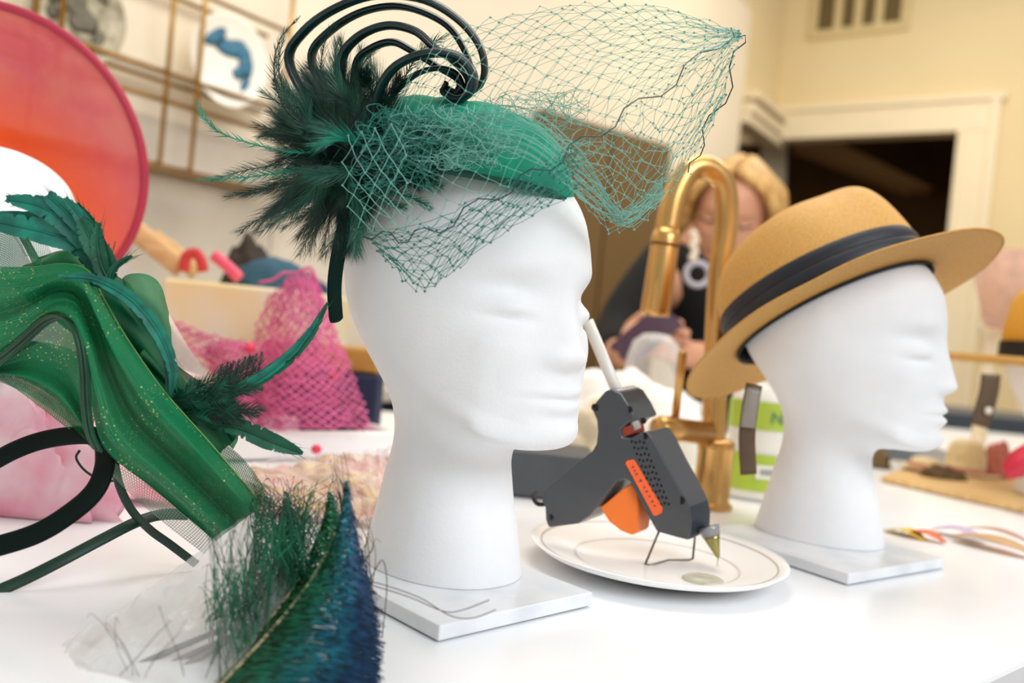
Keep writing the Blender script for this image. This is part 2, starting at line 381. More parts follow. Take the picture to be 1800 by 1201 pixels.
def make_head_mesh():
    NR, NS = 190, 150
    ks = cr([Vector(k[:3]) for k in HK], NR); k2 = cr([Vector((k[3], k[4], 0)) for k in HK], NR)
    vs = []
    for r in range(NR):
        xf, zf, xb = ks[r]; zb, w_, _ = k2[r]; w_ = max(w_, 0.05)
        face = max(0.0, min(1.0, (zf - 9.4) / 1.2)) * max(0.0, min(1.0, (26 - zf) / 3))
        for j in range(NS):
            ph = 2 * PI * j / NS; c = math.cos(ph); s = math.sin(ph)
            x = (xf + xb) / 2 + (xf - xb) / 2 * (math.copysign(abs(c) ** 0.93, c)); z = (zf + zb) / 2 + (zf - zb) / 2 * c
            k = 0.17 + 0.10 * max(0, min(1, (15 - zf) / 5))
            y = w_ * math.copysign(abs(s) ** 0.93, s) * (1 - k * face * max(c, 0))
            if c > 0.05 and zf > 9.2:
                x += head_disp(y, z) * min(1, (c - 0.05) * 3) * min(1, (zf - 9.2) * 2)
            vs.append((x * 0.01, y * 0.01, z * 0.01))
    import numpy as np
    V = np.array(vs).reshape(NR, NS, 3)
    zz = V[:, :, 2]; yy = np.abs(V[:, :, 1]); xx = V[:, :, 0]
    def ss(t): t = np.clip(t, 0, 1); return t * t * (3 - 2 * t)
    mask = ss((zz - 0.055) / 0.03) * ss((0.19 - zz) / 0.08) * np.maximum(ss((yy - 0.022) / 0.02), ss((0.05 - xx) / 0.03))
    mask = np.maximum(mask * 1.0, 0.05)[:, :, None]
    mask[(yy < 0.055) & (xx > 0.065) & (zz > 0.095)] *= 0.15
    for it in range(260):
        A_ = V.copy(); A_[1:-1] = (V[:-2] + V[2:]) / 2
        B_ = (np.roll(V, 1, 1) + np.roll(V, -1, 1)) / 2
        m2 = mask if it > 12 or True else mask
        V = V + (0.5 * (A_ + B_) - V) * mask * (1.0 if it < 6 else np.clip((mask - .06) / .94, 0, 1))
        V[0, :, 2] = 0
    vs = [tuple(p) for p in V.reshape(-1, 3)]
    fs = [(i * NS + k, i * NS + (k + 1) % NS, (i + 1) * NS + (k + 1) % NS, (i + 1) * NS + k) for i in range(NR - 1) for k in range(NS)]
    fs += [tuple(range(NS - 1, -1, -1)), tuple((NR - 1) * NS + k for k in range(NS))]
    me = bpy.data.meshes.new('foam_head'); me.from_pydata(vs, [], fs); me.materials.append(m_foam)
    me.polygons.foreach_set('use_smooth', [True] * len(me.polygons)); return me
head_me = make_head_mesh()
def place_head(loc, face_deg, label, sc=1.0, me=None):
    o = bpy.data.objects.new('foam_head', me or head_me); C.objects.link(o); o.location = loc
    o.rotation_euler = (0, 0, math.radians(face_deg)); o.scale = (sc, sc, sc)
    return tag(o, label, 'foam head', 'white foam display heads')
m_tile = mat('pale_marble_tile', 'EEF0F3', 0.3, noise_scale=26, col2='DDE1E6')
def tile(c, side, rz, label):
    b = MB(); b.box((0, 0, 0.0055), (side, side, 0.009)); o = b.build('marble_tile', m_tile, smooth=False, bevel=0.0012)
    o.location = c; o.rotation_euler = (0, 0, rz)
    return tag(o, label, 'tile', 'square marble tiles under heads')
A = G(770, 1132); B = G(1040, 1068); ang = math.atan2(B.y - A.y, B.x - A.x); sd = (B - A).length
per = Vector((-(B - A).y, (B - A).x, 0)).normalized()
T1 = (A + B) / 2 + per * sd / 2
tile(T1 + Vector((0, 0, 0.0)), sd, ang, 'square white marble tile under the head in the green feathered hat')
A = G(1490, 1031); B = G(1660, 1001); ang2 = math.atan2(B.y - A.y, B.x - A.x); sd2 = (B - A).length
per = Vector((-(B - A).y, (B - A).x, 0)).normalized()
T2 = (A + B) / 2 + per * sd2 / 2
tile(T2, sd2, ang2, 'square white marble tile under the head in the straw fedora')
print('TILES', T1, sd, math.degrees(ang), T2, sd2)
H1 = P(772, 1012, 0.585); H1.z = 0.0101
H2 = P(1434, 958, 0.80); H2.z = 0.0101
H1YAW = -90 + 47; H2YAW = -90 + 57
place_head(H1, H1YAW, 'white foam head in focus wearing the green feathered hat and veil')
place_head(H2, H2YAW, 'white foam head in near profile wearing the tan straw fedora')
H0 = P(-62, 740, 0.71); H0.z = 0.0
place_head(H0, -40, 'white foam head at left edge under the pink and orange hat')
# ---------------------------------------------------------------- green feathered hat on the centre head
m_felt = mat('teal_green_velvet', '0E9A78', 0.85, noise_amt=0.3, noise_scale=60, sheen=0.6, bump=0.15, bump_scale=900)
m_band = mat('dark_green_satin', '03241F', 0.5, noise_amt=0.2, noise_scale=40, col2='042420', spec=.12)
m_quill = mat('black_green_quill', '021A19', 0.34, noise_amt=0.2, noise_scale=60, col2='052B2E')
m_fea = mat('dark_green_hackle', '063D2B', 0.5, noise_scale=70, col2='032622', sheen=0.2)
m_fea2 = mat('mid_green_hackle', '0A5A44', 0.45, noise_scale=70, col2='085040', sheen=0.2)
m_fea3 = mat('bright_teal_hackle', '1B9478', 0.45, noise_scale=70, col2='10775F', sheen=0.2)
m_net = mat('teal_net_thread', '74B3A4', 0.5, noise_amt=0.1)
m_netd = mat('dark_teal_net_thread', '1F7C6C', 0.5, noise_amt=0.1)
m_wire = mat('dark_green_edge_wire', '1B3F3C', 0.4)

def feather_mb(path, width, nb=60, nrm=(0, -1, 0), curl=0.25, ang=38, prof=None, seed=0, bw=0.00042, rachis=0.0006, start=0.12, jit=0.35, n=28):
    r = random.Random(seed); pts = cr(path, n); mb = MB(); nrm = Vector(nrm)
    mb.tube(pts, [rachis * (1 - 0.75 * i / (n - 1)) for i in range(n)], 4, cap=False)
    prof = prof or (lambda s: math.sin(PI * min(1, s * 0.92 + 0.08)) ** 0.6)
    a0 = math.radians(ang)
    for k in range(nb):
        s = start + (1 - start) * (k + r.random() * 0.8) / nb; u = min(0.999, s) * (n - 1); i = int(u); f = u - i
        i = min(i, n - 2); p = pts[i].lerp(pts[i + 1], f); t = (pts[i + 1] - pts[i]).normalized()
        sd = t.cross(nrm).normalized(); up = sd.cross(t)
        for sg in (-1, 1):
            L = width * prof(s) * (1 + (r.random() - 0.5) * jit)
            a = a0 * (1 - 0.45 * s) + (r.random() - 0.5) * 0.5
            d = (sd * sg * math.sin(a) + t * math.cos(a) + up * (r.random() - 0.5) * 0.3).normalized()
            d2 = (d + t * curl + up * (r.random() - 0.5) * 0.4).normalized()
            q0 = p; q1 = p + d * L * 0.5; q2 = q1 + d2 * L * 0.5; wv = t * bw * (0.8 + 0.5 * r.random())
            mb.add([q0 - wv, q0 + wv, q1 + wv * 0.8, q1 - wv * 0.8, q2], [(0, 1, 2, 3), (3, 2, 4)])
    return mb

hat = thing('feathered_hat', H1 + Vector((0, 0, 0.262)), 'teal green feathered hat with net veil and looped quills on the centre foam head', 'hat')
# velvet cap: dome with a rolled rim, built about the head's crown
cc = P(800, 330, 0.578); cc.z = H1.z + 0.2625
Mx = Matrix.Rotation(math.radians(H1YAW), 3, 'Z')
def cap_pt(r, z, k, n, ax=0.082, ay=0.068):
    th = 2 * PI * k / n
    v = Mx @ Vector((ax * r * math.cos(th), ay * r * math.sin(th), 0))
    tilt = -0.007 * math.cos(th) * r - 0.002 * r * math.sin(th)
    return cc + v + Vector((0, 0, z + tilt))
prof = [(0.86, 0.001), (0.95, -0.004), (1.02, -0.0045), (1.05, -0.001), (1.055, 0.004), (1.03, 0.010), (0.98, 0.019), (0.915, 0.028), (0.83, 0.036), (0.70, 0.042), (0.55, 0.0455), (0.36, 0.048), (0.18, 0.049), (0.02, 0.0495)]
n = 72; b = MB()
vs = [cap_pt(r, z, k, n) + Vector((0, 0, 0.0012 * math.sin(k * 0.9 + i))) for i, (r, z) in enumerate(prof) for k in range(n)]
m_ = len(prof)
b.add(vs, [(i * n + k, i * n + (k + 1) % n, (i + 1) * n + (k + 1) % n, (i + 1) * n + k) for i in range(m_ - 1) for k in range(n)] + [tuple((m_ - 1) * n + k for k in range(n))])
cap = b.build('cap', m_felt, hat, subsurf=1)
b = MB(); rim = [cap_pt(1.0, -0.005, k, 64) for k in range(65)]
b.tube(rim, 0.0024, 8, cap=False); b.build('rim_cord', mat('deep_green_cord', '064A3C', 0.7), cap)
# satin headband: over the head, ending low by the ear
hb = MB()
hbp = PP([(640, 330, 0.520), (612, 380, 0.517), (596, 440, 0.520), (588, 500, 0.525), (590, 552, 0.533), (593, 566, 0.536)])
hb.tube(cr(hbp, 26), [0.0046] * 23 + [0.0045, 0.0038, 0.002], 10, flat=0.32, up=(0.35, -1, 0))
hb.build('headband', m_band, hat)

# curled quills
def qband(pts, wdt, nm='curled_quill', mm=None, upv=(0.25, -0.35, 1)):
    b = MB(); p = cr(PP(pts), 60); L = len(p)
    rs = [wdt * (0.55 + 0.45 * math.sin(PI * min(1, (i + 4) / L * 1.02)) ** 0.5) for i in range(L)]
    # flattened strip whose width runs sideways to the curl
    n_ = 8; vs = []
    ctr = P(690, 120, 0.52)
    for i in range(L):
        t = (p[min(i + 1, L - 1)] - p[max(i - 1, 0)]).normalized()
        wd = (Vector((0.12, 1, 0.30)) - t * Vector((0.12, 1, 0.30)).dot(t)).normalized(); nr = t.cross(wd)
        for k in range(n_):
            th = 2 * PI * k / n_; vs.append(p[i] + wd * (math.cos(th) * rs[i]) + nr * (math.sin(th) * rs[i] * 0.36))
    b.add(vs, [(i * n_ + k, i * n_ + (k + 1) % n_, (i + 1) * n_ + (k + 1) % n_, (i + 1) * n_ + k) for i in range(L - 1) for k in range(n_)] + [tuple(range(n_ - 1, -1, -1)), tuple((L - 1) * n_ + k for k in range(n_))])
    return b.build(nm, mm or m_quill, hat)
QY = 0.515
Q = [
 ([(610, 240, .53), (545, 180, .525), (508, 105, .52), (535, 55, .515), (590, 15, .51), (660, -8, .51), (740, -2, .51), (800, 30, .515), (840, 75, .52), (852, 120, .525), (842, 152, .53), (812, 165, .53), (785, 152, .53)], .0068),
 ([(620, 245, .54), (575, 170, .535), (548, 100, .53), (580, 55, .525), (640, 20, .52), (710, 12, .52), (780, 40, .525), (815, 85, .53), (828, 130, .535), (815, 160, .54), (790, 165, .54)], .0062),
 ([(630, 240, .525), (600, 170, .52), (600, 105, .515), (630, 65, .51), (680, 45, .51), (730, 55, .512), (765, 85, .515), (800, 110, .52), (822, 140, .525), (812, 168, .53)], .0070),
 ([(650, 240, .535), (625, 170, .53), (628, 110, .525), (655, 84, .52), (690, 74, .52), (722, 88, .522), (770, 118, .525), (805, 142, .53), (800, 165, .53)], .0064),
 ([(655, 225, .518), (665, 165, .513), (690, 122, .508), (730, 99, .505), (775, 93, .505), (812, 104, .508), (832, 132, .512), (828, 160, .515), (805, 174, .52), (780, 162, .523), (785, 145, .523)], .0078),
 ([(660, 235, .53), (690, 170, .525), (730, 132, .52), (770, 120, .52), (800, 128, .522), (812, 150, .525), (800, 166, .527), (782, 158, .528)], .0048),
]
for pts, wd in Q: qband(pts, wd)

# hackle feathers: a burst about the left side of the cap
FC = (628, 262)
fid = 0
hprof = lambda s: (min(1, s * 3) ** .5) * (1 - s) ** .45 + .12
def hackle(pts, width, mm, nb=58, **k):
    global fid
    fid += 1
    mb = feather_mb(PP(pts), width, nb, seed=fid, nrm=(rnd.uniform(-.5, .5), -1, rnd.uniform(-.4, .4)), **k)
    return mb.build('feather', mm, hat, smooth=False)
# strands seen singly in the photograph
hackle([(610, 262, .52), (520, 268, .515), (440, 252, .51), (385, 232, .51), (358, 205, .512), (343, 175, .515)], .0085, m_fea3, 70, ang=24)
hackle([(610, 285, .53), (520, 300, .53), (430, 312, .535), (345, 316, .54)], .012, m_fea3, 80, ang=26)
hackle([(600, 275, .55), (520, 285, .56), (430, 300, .57), (370, 318, .575)], .014, m_fea2, 70, ang=30)
hackle([(560, 260, .51), (505, 200, .505), (482, 130, .505), (492, 70, .508), (528, 28, .512)], .010, m_fea, 80, ang=26)
hackle([(565, 250, .53), (512, 190, .53), (490, 120, .53), (500, 60, .53)], .010, m_fea2, 70, ang=24)
hackle([(640, 250, .52), (590, 190, .515), (565, 130, .512), (572, 70, .512), (590, 40, .513)], .011, m_fea, 70, ang=28)
hackle([(640, 250, .54), (620, 180, .54), (640, 110, .54), (680, 70, .54)], .011, m_fea, 60, ang=32)
hackle([(660, 250, .55), (700, 160, .55), (740, 90, .55), (790, 60, .55)], .012, m_fea2, 60, ang=36)
hackle([(640, 320, .505), (690, 338, .50), (735, 352, .498), (758, 368, .498)], .010, m_fea2, 60, ang=34)
hackle([(640, 330, .51), (680, 355, .503), (715, 366, .50)], .009, m_fea2, 50, ang=34)
hackle([(600, 240, .505), (530, 215, .50), (500, 170, .50), (480, 140, .502)], .011, m_fea, 60)
r = random.Random(5)
for k in range(135):
    # angle from pointing up-left, left, down-left, down
    a = math.radians(r.uniform(95, 300)); 
    if k < 14: a = math.radians(r.uniform(60, 150))
    down = 1 if math.sin(a) < -0.2 else 0
    L = r.uniform(95, 185) * (1.12 if down else 0.88)
    cx = 622 + r.uniform(-38, 42); cy = 255 + r.uniform(-45, 60); Y0 = r.uniform(.508, .575)
    bend = r.uniform(-55, 55); ca, sa = math.cos(a), math.sin(a)
    ex = cx + ca * L; ey = cy - sa * L + (25 if down else 0)
    if ex < 395: ex = 395 + r.uniform(0, 30)
    if ey > 455: ey = 455 - r.uniform(0, 40)
    if ey < 60: ey = 60 + r.uniform(0, 40)
    mx_, my_ = (cx + ex) / 2 - sa * bend * 0.5, (cy + ey) / 2 - ca * bend * 0.5
    dy = r.uniform(-.03, .025)
    mm = m_fea if r.random() < .62 else (m_fea2 if r.random() < .8 else m_fea3)
    hackle([(cx, cy, Y0), (mx_, my_, Y0 + dy * .6), (ex, ey, Y0 + dy)], r.uniform(.020, .030), mm, 150, ang=17, curl=.7, bw=.00030, rachis=.0004, prof=hprof, jit=.6)
# short downy feathers filling the middle
for k in range(50):
    a = r.uniform(0, 2 * PI); L = r.uniform(50, 95); cx = 625 + r.uniform(-40, 55); cy = 255 + r.uniform(-75, 85)
    hackle([(cx, cy, r.uniform(.515, .55)), (cx + math.cos(a) * L * .6, cy + math.sin(a) * L * .5, .52), (cx + math.cos(a) * L, cy + math.sin(a) * L, r.uniform(.50, .54))], .016, m_fea, 110, ang=34, bw=.0003)
for k in range(26):
    x = r.uniform(660, 745); y = r.uniform(215, 320); a = r.uniform(-.6, .9); L = r.uniform(35, 70)
    hackle([(x - 30, y - 10, .507), (x, y, .502), (x + math.cos(a) * L, y + math.sin(a) * L * .6, .500)], .013, m_fea if k % 4 else m_fea2, 80, ang=32, bw=.0003)
# green binding knot where the feathers meet
b = MB(); 
for k in range(7):
    q = PP([(600 + 12 * k, 215 + r.uniform(-20, 20), .535), (640 + r.uniform(-10, 10), 262, .522), (600 + 14 * k, 320 + r.uniform(-10, 10), .535)]); b.tube(cr(q, 10), .009, 8)
b.build('feather_base', m_quill, hat)

# ---- net veil: knotted diamond net on curved sheets
def net(rows, nu, nv, rad=0.00019, dot=0.0008, mm=None, name='net_veil', keep=None, seed=1, jit=0.0008, horiz=False):
    S = patch([PP(r_) for r_ in rows], nu, nv); rr = random.Random(seed)
    Pn = {}
    for i in range(nv):
        for j in range(nu):
            if (i + j) % 2 == 0: Pn[i, j] = S[i][j] + Vector((rr.gauss(0, jit), rr.gauss(0, jit), rr.gauss(0, jit)))
    b = MB()
    for (i, j), p in Pn.items():
        for di, dj in ((1, 1), (1, -1)) + (((0, 2),) if horiz else ()):
            q = Pn.get((i + di, j + dj))
            if q is None: continue
            if (q - p).length < 1e-5: continue
            t = (q - p).normalized(); mid = (p + q) / 2 + Vector((rr.gauss(0, 1), rr.gauss(0, 1), rr.gauss(0, 1))) * (q - p).length * 0.04
            b.tube([p, mid, q], rad, 3, cap=False)
        if dot:
            s = dot * rr.uniform(.7, 1.2); v = [Vector((s, 0, 0)), Vector((-s, 0, 0)), Vector((0, s, 0)), Vector((0, -s, 0)), Vector((0, 0, s)), Vector((0, 0, -s))]
            b.add([p + x for x in v], [(0, 2, 4), (2, 1, 4), (1, 3, 4), (3, 0, 4), (2, 0, 5), (1, 2, 5), (3, 1, 5), (0, 3, 5)])
    o = b.build(name, mm or m_net, hat, smooth=False); o['kind'] = 'stuff'; return o
# upper canopy, front and back layers
top = [(700, 175, .51), (745, 90, .50), (830, 42, .495), (960, 10, .49), (1080, 2, .49), (1190, 18, .50), (1298, 57, .52)]
t2 = [(665, 250, .50), (740, 180, .49), (835, 130, .48), (950, 90, .475), (1070, 65, .48), (1180, 55, .49), (1298, 58, .52)]
t3 = [(640, 330, .495), (735, 290, .485), (850, 240, .475), (955, 185, .475), (1065, 130, .48), (1180, 92, .49), (1299, 60, .52)]
bot = [(625, 405, .50), (760, 400, .485), (868, 345, .475), (965, 290, .475), (1062, 225, .48), (1175, 148, .49), (1300, 62, .52)]
net([top, t2, t3, bot], 38, 19, rad=.00017, seed=2)
bk = lambda row, dy: [(x + 4, y + 6, Y + dy) for x, y, Y in row]
net([bk(top, .03), [(x, y, Y + .07) for x, y, Y in t2], [(x, y, Y + .06) for x, y, Y in bk(t3, 0)], [(800, 300, .58), (880, 300, .60), (960, 290, .60), (1040, 270, .60), (1110, 225, .58), (1200, 150, .56), (1300, 62, .52)]], 30, 15, rad=.00015, dot=.0006, seed=3, mm=m_net, horiz=True)
# forehead flap hanging over the brow
net([[(628, 405, .50), (740, 404, .487), (868, 345, .475), (960, 290, .475), (1015, 268, .478)],
     [(650, 425, .495), (730, 450, .48), (840, 400, .47), (940, 335, .468), (1018, 295, .476)],
     [(672, 450, .495), (740, 512, .478), (812, 462, .468), (920, 385, .466), (1020, 330, .476)]], 30, 11, seed=4, mm=m_netd)
net([[(628, 405, .51), (740, 395, .50), (868, 335, .49), (960, 280, .49), (1015, 258, .49)],
     [(680, 455, .50), (748, 508, .482), (800, 470, .472), (910, 390, .47), (1010, 338, .48)]], 26, 9, seed=14, mm=m_netd, horiz=True)
# right-hand fall of the veil
net([[(1000, 270, .475), (1062, 225, .48), (1120, 185, .485), (1175, 148, .49), (1240, 105, .505), (1300, 62, .52)],
     [(1010, 300, .49), (1075, 290, .495), (1130, 270, .50), (1180, 230, .51), (1235, 175, .515), (1292, 90, .525)],
     [(1015, 330, .50), (1080, 370, .51), (1130, 350, .52), (1178, 300, .525), (1225, 235, .53), (1280, 140, .535)],
     [(1015, 350, .51), (1060, 398, .53), (1105, 408, .54), (1160, 365, .54), (1215, 290, .54), (1268, 180, .54)]], 24, 19, seed=5, jit=.0012)
net([[(1010, 250, .53), (1080, 240, .54), (1170, 200, .55), (1290, 70, .53)], [(1000, 330, .54), (1070, 385, .555), (1130, 380, .56), (1262, 200, .55)]], 22, 13, seed=15, jit=.001)
# big clear diamonds at the left
net([[(612, 238, .485), (660, 225, .478), (715, 215, .47)], [(600, 300, .487), (655, 295, .478), (715, 290, .47)], [(608, 350, .49), (665, 352, .48), (720, 350, .472)], [(628, 405, .495), (680, 408, .485), (740, 402, .476)]], 9, 9, rad=.00026, dot=.0008, seed=6, jit=.0002, mm=m_net)
# gathered, crumpled net over the cap
def scrunch(n_, seed, x0, x1, y0, y1, Y0, Y1, L=6, mm=m_netd, step=48):
    b = MB(); rr = random.Random(seed)
    for k in range(n_):
        x = rr.uniform(x0, x1); y = rr.uniform(y0, y1); Y = rr.uniform(Y0, Y1); a = rr.uniform(0, 2 * PI); pts = [P(x, y, Y)]
        for q in range(L):
            a += rr.uniform(-1.1, 1.1); x += math.cos(a) * step * .5; y += math.sin(a) * step * .35
            if not (x0 < x < x1 and y0 < y < y1): a = math.atan2((y0 + y1) / 2 + rr.uniform(-30, 30) - y, (x0 + x1) / 2 + rr.uniform(-60, 60) - x)
            pts.append(P(x, y, min(max(Y + rr.uniform(-.008, .008), Y0 - .01), Y1 + .01)))
        b.tube(cr(pts, L * 4), .00022, 3, cap=False)
    o = b.build('gathered_net', mm, hat, smooth=False); o['kind'] = 'stuff'
scrunch(130, 21, 700, 900, 195, 285, .482, .500, mm=m_net)
scrunch(80, 22, 640, 760, 200, 330, .480, .494)
scrunch(60, 23, 860, 1020, 170, 260, .51, .56, mm=m_net)
b = MB(); rr = random.Random(9)
for k in range(26):   # long gathered strands sweeping to the fold at lower right
    s = k / 25; y0 = 205 + 70 * s + rr.uniform(-6, 6)
    b.tube(cr(PP([(840, y0 - 20, .49), (930, y0 - 12 + 15 * s, .485), (1000, y0 + 40 + 20 * s, .49), (1040 + 20 * s, y0 + 90 + 15 * s, .505), (1100, 385 - 6 * s + rr.uniform(-10, 18), .53), (1165, 350 - 40 * s, .54)]), 34), .00019, 3, cap=False)
o = b.build('gathered_net', m_net, hat, smooth=False); o['kind'] = 'stuff'

# zigzag edge wires
def zig(pts, n_, amp, nm='edge_wire'):
    c = cr(PP(pts), n_ * 2 + 1); out = []
    for i in range(len(c)):
        t = (c[min(i + 1, len(c) - 1)] - c[max(i - 1, 0)]).normalized(); s = t.cross(Vector((0, -1, 0))).normalized()
        ph = i % 4; out.append(c[i] + s * amp * (1 if ph in (1, 2) else -1))
    b = MB(); b.tube(out, .00042, 5); return b.build(nm, m_wire, hat, smooth=False)
zig([(628, 404, .498), (690, 418, .489), (760, 405, .484), (868, 345, .473), (965, 290, .473), (1062, 225, .478), (1175, 148, .488), (1285, 58, .52)], 15, .0030)
zig([(1285, 57, .52), (1300, 60, .521), (1300, 85, .523), (1280, 150, .532), (1250, 215, .54), (1225, 265, .54), (1218, 305, .54)], 7, .0030)
# ---------------------------------------------------------------- green mesh fascinator at the left
m_crin = weave_mat('green_sparkle_organza', '04563A', 0.74, 1.0, 880, 880, rough=0.6, sparkle='E6E08A', col2='034A2A', thread='17915A', line_w=.3)
m_crin2 = weave_mat('green_organza', '056038', 0.84, 1.0, 880, 880, rough=0.6, col2='044A2C', thread='128550', line_w=.3)
m_crin3 = weave_mat('thin_green_organza', '1C7A4A', 0.42, 0.92, 800, 800, rough=0.6)
m_crin4 = weave_mat('pale_net_organza', '7F9C88', 0.08, 0.75, 620, 620, rough=0.5, line_w=0.42)
m_crind = mat('dark_green_organza_core', '045232', 0.6, noise_amt=0.4, noise_scale=30, spec=.2)
m_bind = mat('green_pleated_binding', '08452A', 0.4, noise_amt=0.3, noise_scale=50)
m_satin = mat('black_green_satin', '02140F', 0.6, spec=.15, noise_amt=0.2, noise_scale=30)
m_satin2 = mat('dark_green_satin_ribbon', '033324', 0.5, noise_amt=0.2, noise_scale=30)
m_vane = mat('teal_goose_vane', '07806A', 0.5, noise_scale=90, col2='055F52')
m_vane2 = mat('green_goose_vane', '055E42', 0.5, noise_scale=90, col2='044833')
fas = thing('mesh_fascinator', P(190, 960, .50), 'green organza fascinator with satin bands and long feathers at the left', 'fascinator')
fas.location.z = 0.001
def sheet(rows, nu, nv, mm, wave=0.0, wf=9, solid=0, name='organza_fold', seed=0, dirv=(0.1, -1, 0.1)):
    S = patch([PP(r_) for r_ in rows], nu, nv); dv = Vector(dirv)
    if wave:
        for i in range(nv):
            for j in range(nu):
                q = noise.noise(Vector((j / nu * 3 + seed, i / nv * wf, seed)))
                S[i][j] = S[i][j] + dv * wave * (math.sin(i / nv * wf * 2 + 3 * j / nu + seed) * .6 + q)
    b = MB(); b.grid(S); return b.build(name, mm, fas)
top = [(-25, 470, .50), (60, 470, .49), (110, 464, .485), (155, 476, .48), (185, 530, .475), (228, 602, .475), (292, 692, .478), (372, 782, .48), (462, 888, .485)]
bot = [(-25, 655, .50), (30, 612, .49), (82, 564, .482), (122, 568, .475), (148, 630, .472), (160, 710, .472), (185, 792, .474), (272, 862, .478), (378, 952, .485)]
def lerp_row(a, b_, t, dy=0): return [(x0 + (x1 - x0) * t, y0 + (y1 - y0) * t, Y0 + (Y1 - Y0) * t + dy) for (x0, y0, Y0), (x1, y1, Y1) in zip(a, b_)]
sheet([top, lerp_row(top, bot, .25, -.012), lerp_row(top, bot, .5, .004), lerp_row(top, bot, .75, -.010), bot], 100, 64, m_crin, .0042, 11, seed=1)
sheet([lerp_row(top, bot, .05, .015), lerp_row(top, bot, .5, .022), lerp_row(top, bot, .97, .015)], 60, 24, m_crin2, .004, 5, seed=2)
# green inner folds and rounded back loops
sheet([[(60, 470, .51), (120, 440, .52), (180, 470, .53), (230, 500, .53)], [(40, 520, .50), (130, 520, .50), (220, 560, .50), (300, 640, .50)], [(150, 600, .50), (220, 640, .50), (290, 720, .50), (370, 770, .50)]], 40, 30, m_crind, .006, 6, seed=3)
sheet([[(205, 500, .53), (225, 482, .53), (258, 482, .53), (285, 505, .53), (298, 550, .53)], [(215, 540, .52), (235, 530, .512), (262, 540, .51), (285, 560, .512), (300, 590, .52)], [(240, 600, .52), (255, 620, .512), (275, 630, .51), (292, 640, .512), (298, 645, .52)]], 36, 26, m_crin2, .003, 4, seed=4)
sheet([[(262, 600, .50), (300, 640, .505), (345, 690, .51), (395, 735, .51), (418, 768, .51)], [(240, 640, .49), (290, 690, .488), (335, 730, .49), (370, 765, .492), (395, 790, .50)], [(220, 640, .49), (270, 720, .485), (320, 770, .485), (360, 800, .49), (380, 815, .495)]], 40, 24, m_crind, .005, 6, seed=5)
sheet([[(310, 640, .525), (350, 670, .525), (395, 700, .525), (430, 740, .52)], [(300, 700, .51), (340, 735, .51), (380, 765, .51), (410, 790, .51)]], 24, 12, m_crin2, .004, 4, seed=15)
# thin see-through folds at the left edge and the pale net loop above
sheet([[(-25, 600, .515), (60, 600, .515), (140, 620, .515), (175, 660, .515)], [(-25, 630, .50), (50, 660, .50), (120, 700, .50), (165, 745, .50)], [(-25, 650, .50), (40, 692, .495), (100, 740, .495), (172, 800, .495)]], 30, 16, m_crin3, .003, 4, seed=6)
sheet([[(-25, 600, .525), (60, 600, .525), (150, 640, .525)], [(-25, 640, .515), (80, 690, .515), (165, 770, .515)]], 20, 10, m_crin3, .003, 4, seed=16)
sheet([[(-25, 395, .52), (10, 395, .515), (35, 425, .51), (60, 470, .51)], [(-25, 470, .515), (0, 490, .51), (30, 500, .508), (60, 500, .508)]], 20, 14, m_crin3, .002, 3, seed=7)
sheet([[(5, 380, .50), (22, 400, .498), (45, 440, .495), (62, 480, .495)], [(20, 385, .50), (42, 405, .498), (62, 440, .495), (80, 475, .495)]], 20, 10, m_crin2, .001, 3, seed=8)
sheet([[(20, 410, .53), (50, 408, .53), (82, 430, .53), (95, 462, .53)], [(45, 450, .52), (62, 455, .52), (78, 468, .52), (90, 480, .52)]], 22, 14, m_crin4, .001, 3, seed=9)
sheet([[(65, 452, .515), (100, 440, .515), (135, 445, .515), (160, 470, .515)], [(30, 480, .505), (80, 490, .505), (130, 500, .505), (170, 510, .505)]], 22, 14, m_crin2, .003, 3, seed=10)
# lower sheer corner
sheet([[(165, 800, .50), (230, 830, .50), (330, 900, .50), (380, 950, .50)], [(205, 845, .505), (240, 880, .505), (300, 930, .505), (360, 975, .505)]], 24, 10, m_crin4, .001, 3, seed=11)
sheet([[(350, 760, .50), (410, 790, .50), (455, 840, .50), (475, 885, .50)], [(340, 800, .495), (390, 840, .495), (430, 880, .495), (440, 905, .495)]], 24, 10, m_crin3, .003, 3, seed=12)
bcurve = [(-25, 650, .492), (30, 608, .486), (82, 566, .480), (112, 562, .476), (137, 592, .473), (148, 650, .472), (152, 710, .472), (162, 765, .474)]
lowc = [(-25, 665, .50), (0, 672, .50), (40, 690, .496), (70, 708, .494), (100, 728, .492), (125, 748, .490), (150, 772, .488), (172, 798, .486)]
sheet([bcurve, lerp_row(bcurve, lowc, .5, .006), lerp_row(bcurve, lowc, .8, -.002)], 50, 24, m_crin, .003, 6, seed=21)
sheet([lerp_row(bcurve, lowc, .5, .014), lowc], 40, 12, m_crin3, .002, 4, seed=22)
# pleated binding strip: five cords side by side
bd = [(-25, 652, .49), (30, 608, .482), (80, 565, .474), (112, 560, .468), (137, 590, .464), (148, 650, .463), (151, 710, .464), (158, 760, .466), (172, 792, .468)]
for k in range(5):
    b = MB(); b.tube(cr(PP([(x + (k - 2) * 3.6, y + (k - 2) * 1.5, Y - .001 * (k % 2)) for x, y, Y in bd]), 60), .0008, 6); b.build('binding_cord', m_bind, fas)
b = MB(); b.tube(cr(PP(top), 90), .0005, 5); b.build('edge_thread', mat('gold_green_thread', '6C9A4A', 0.35, metal=0.3), fas)
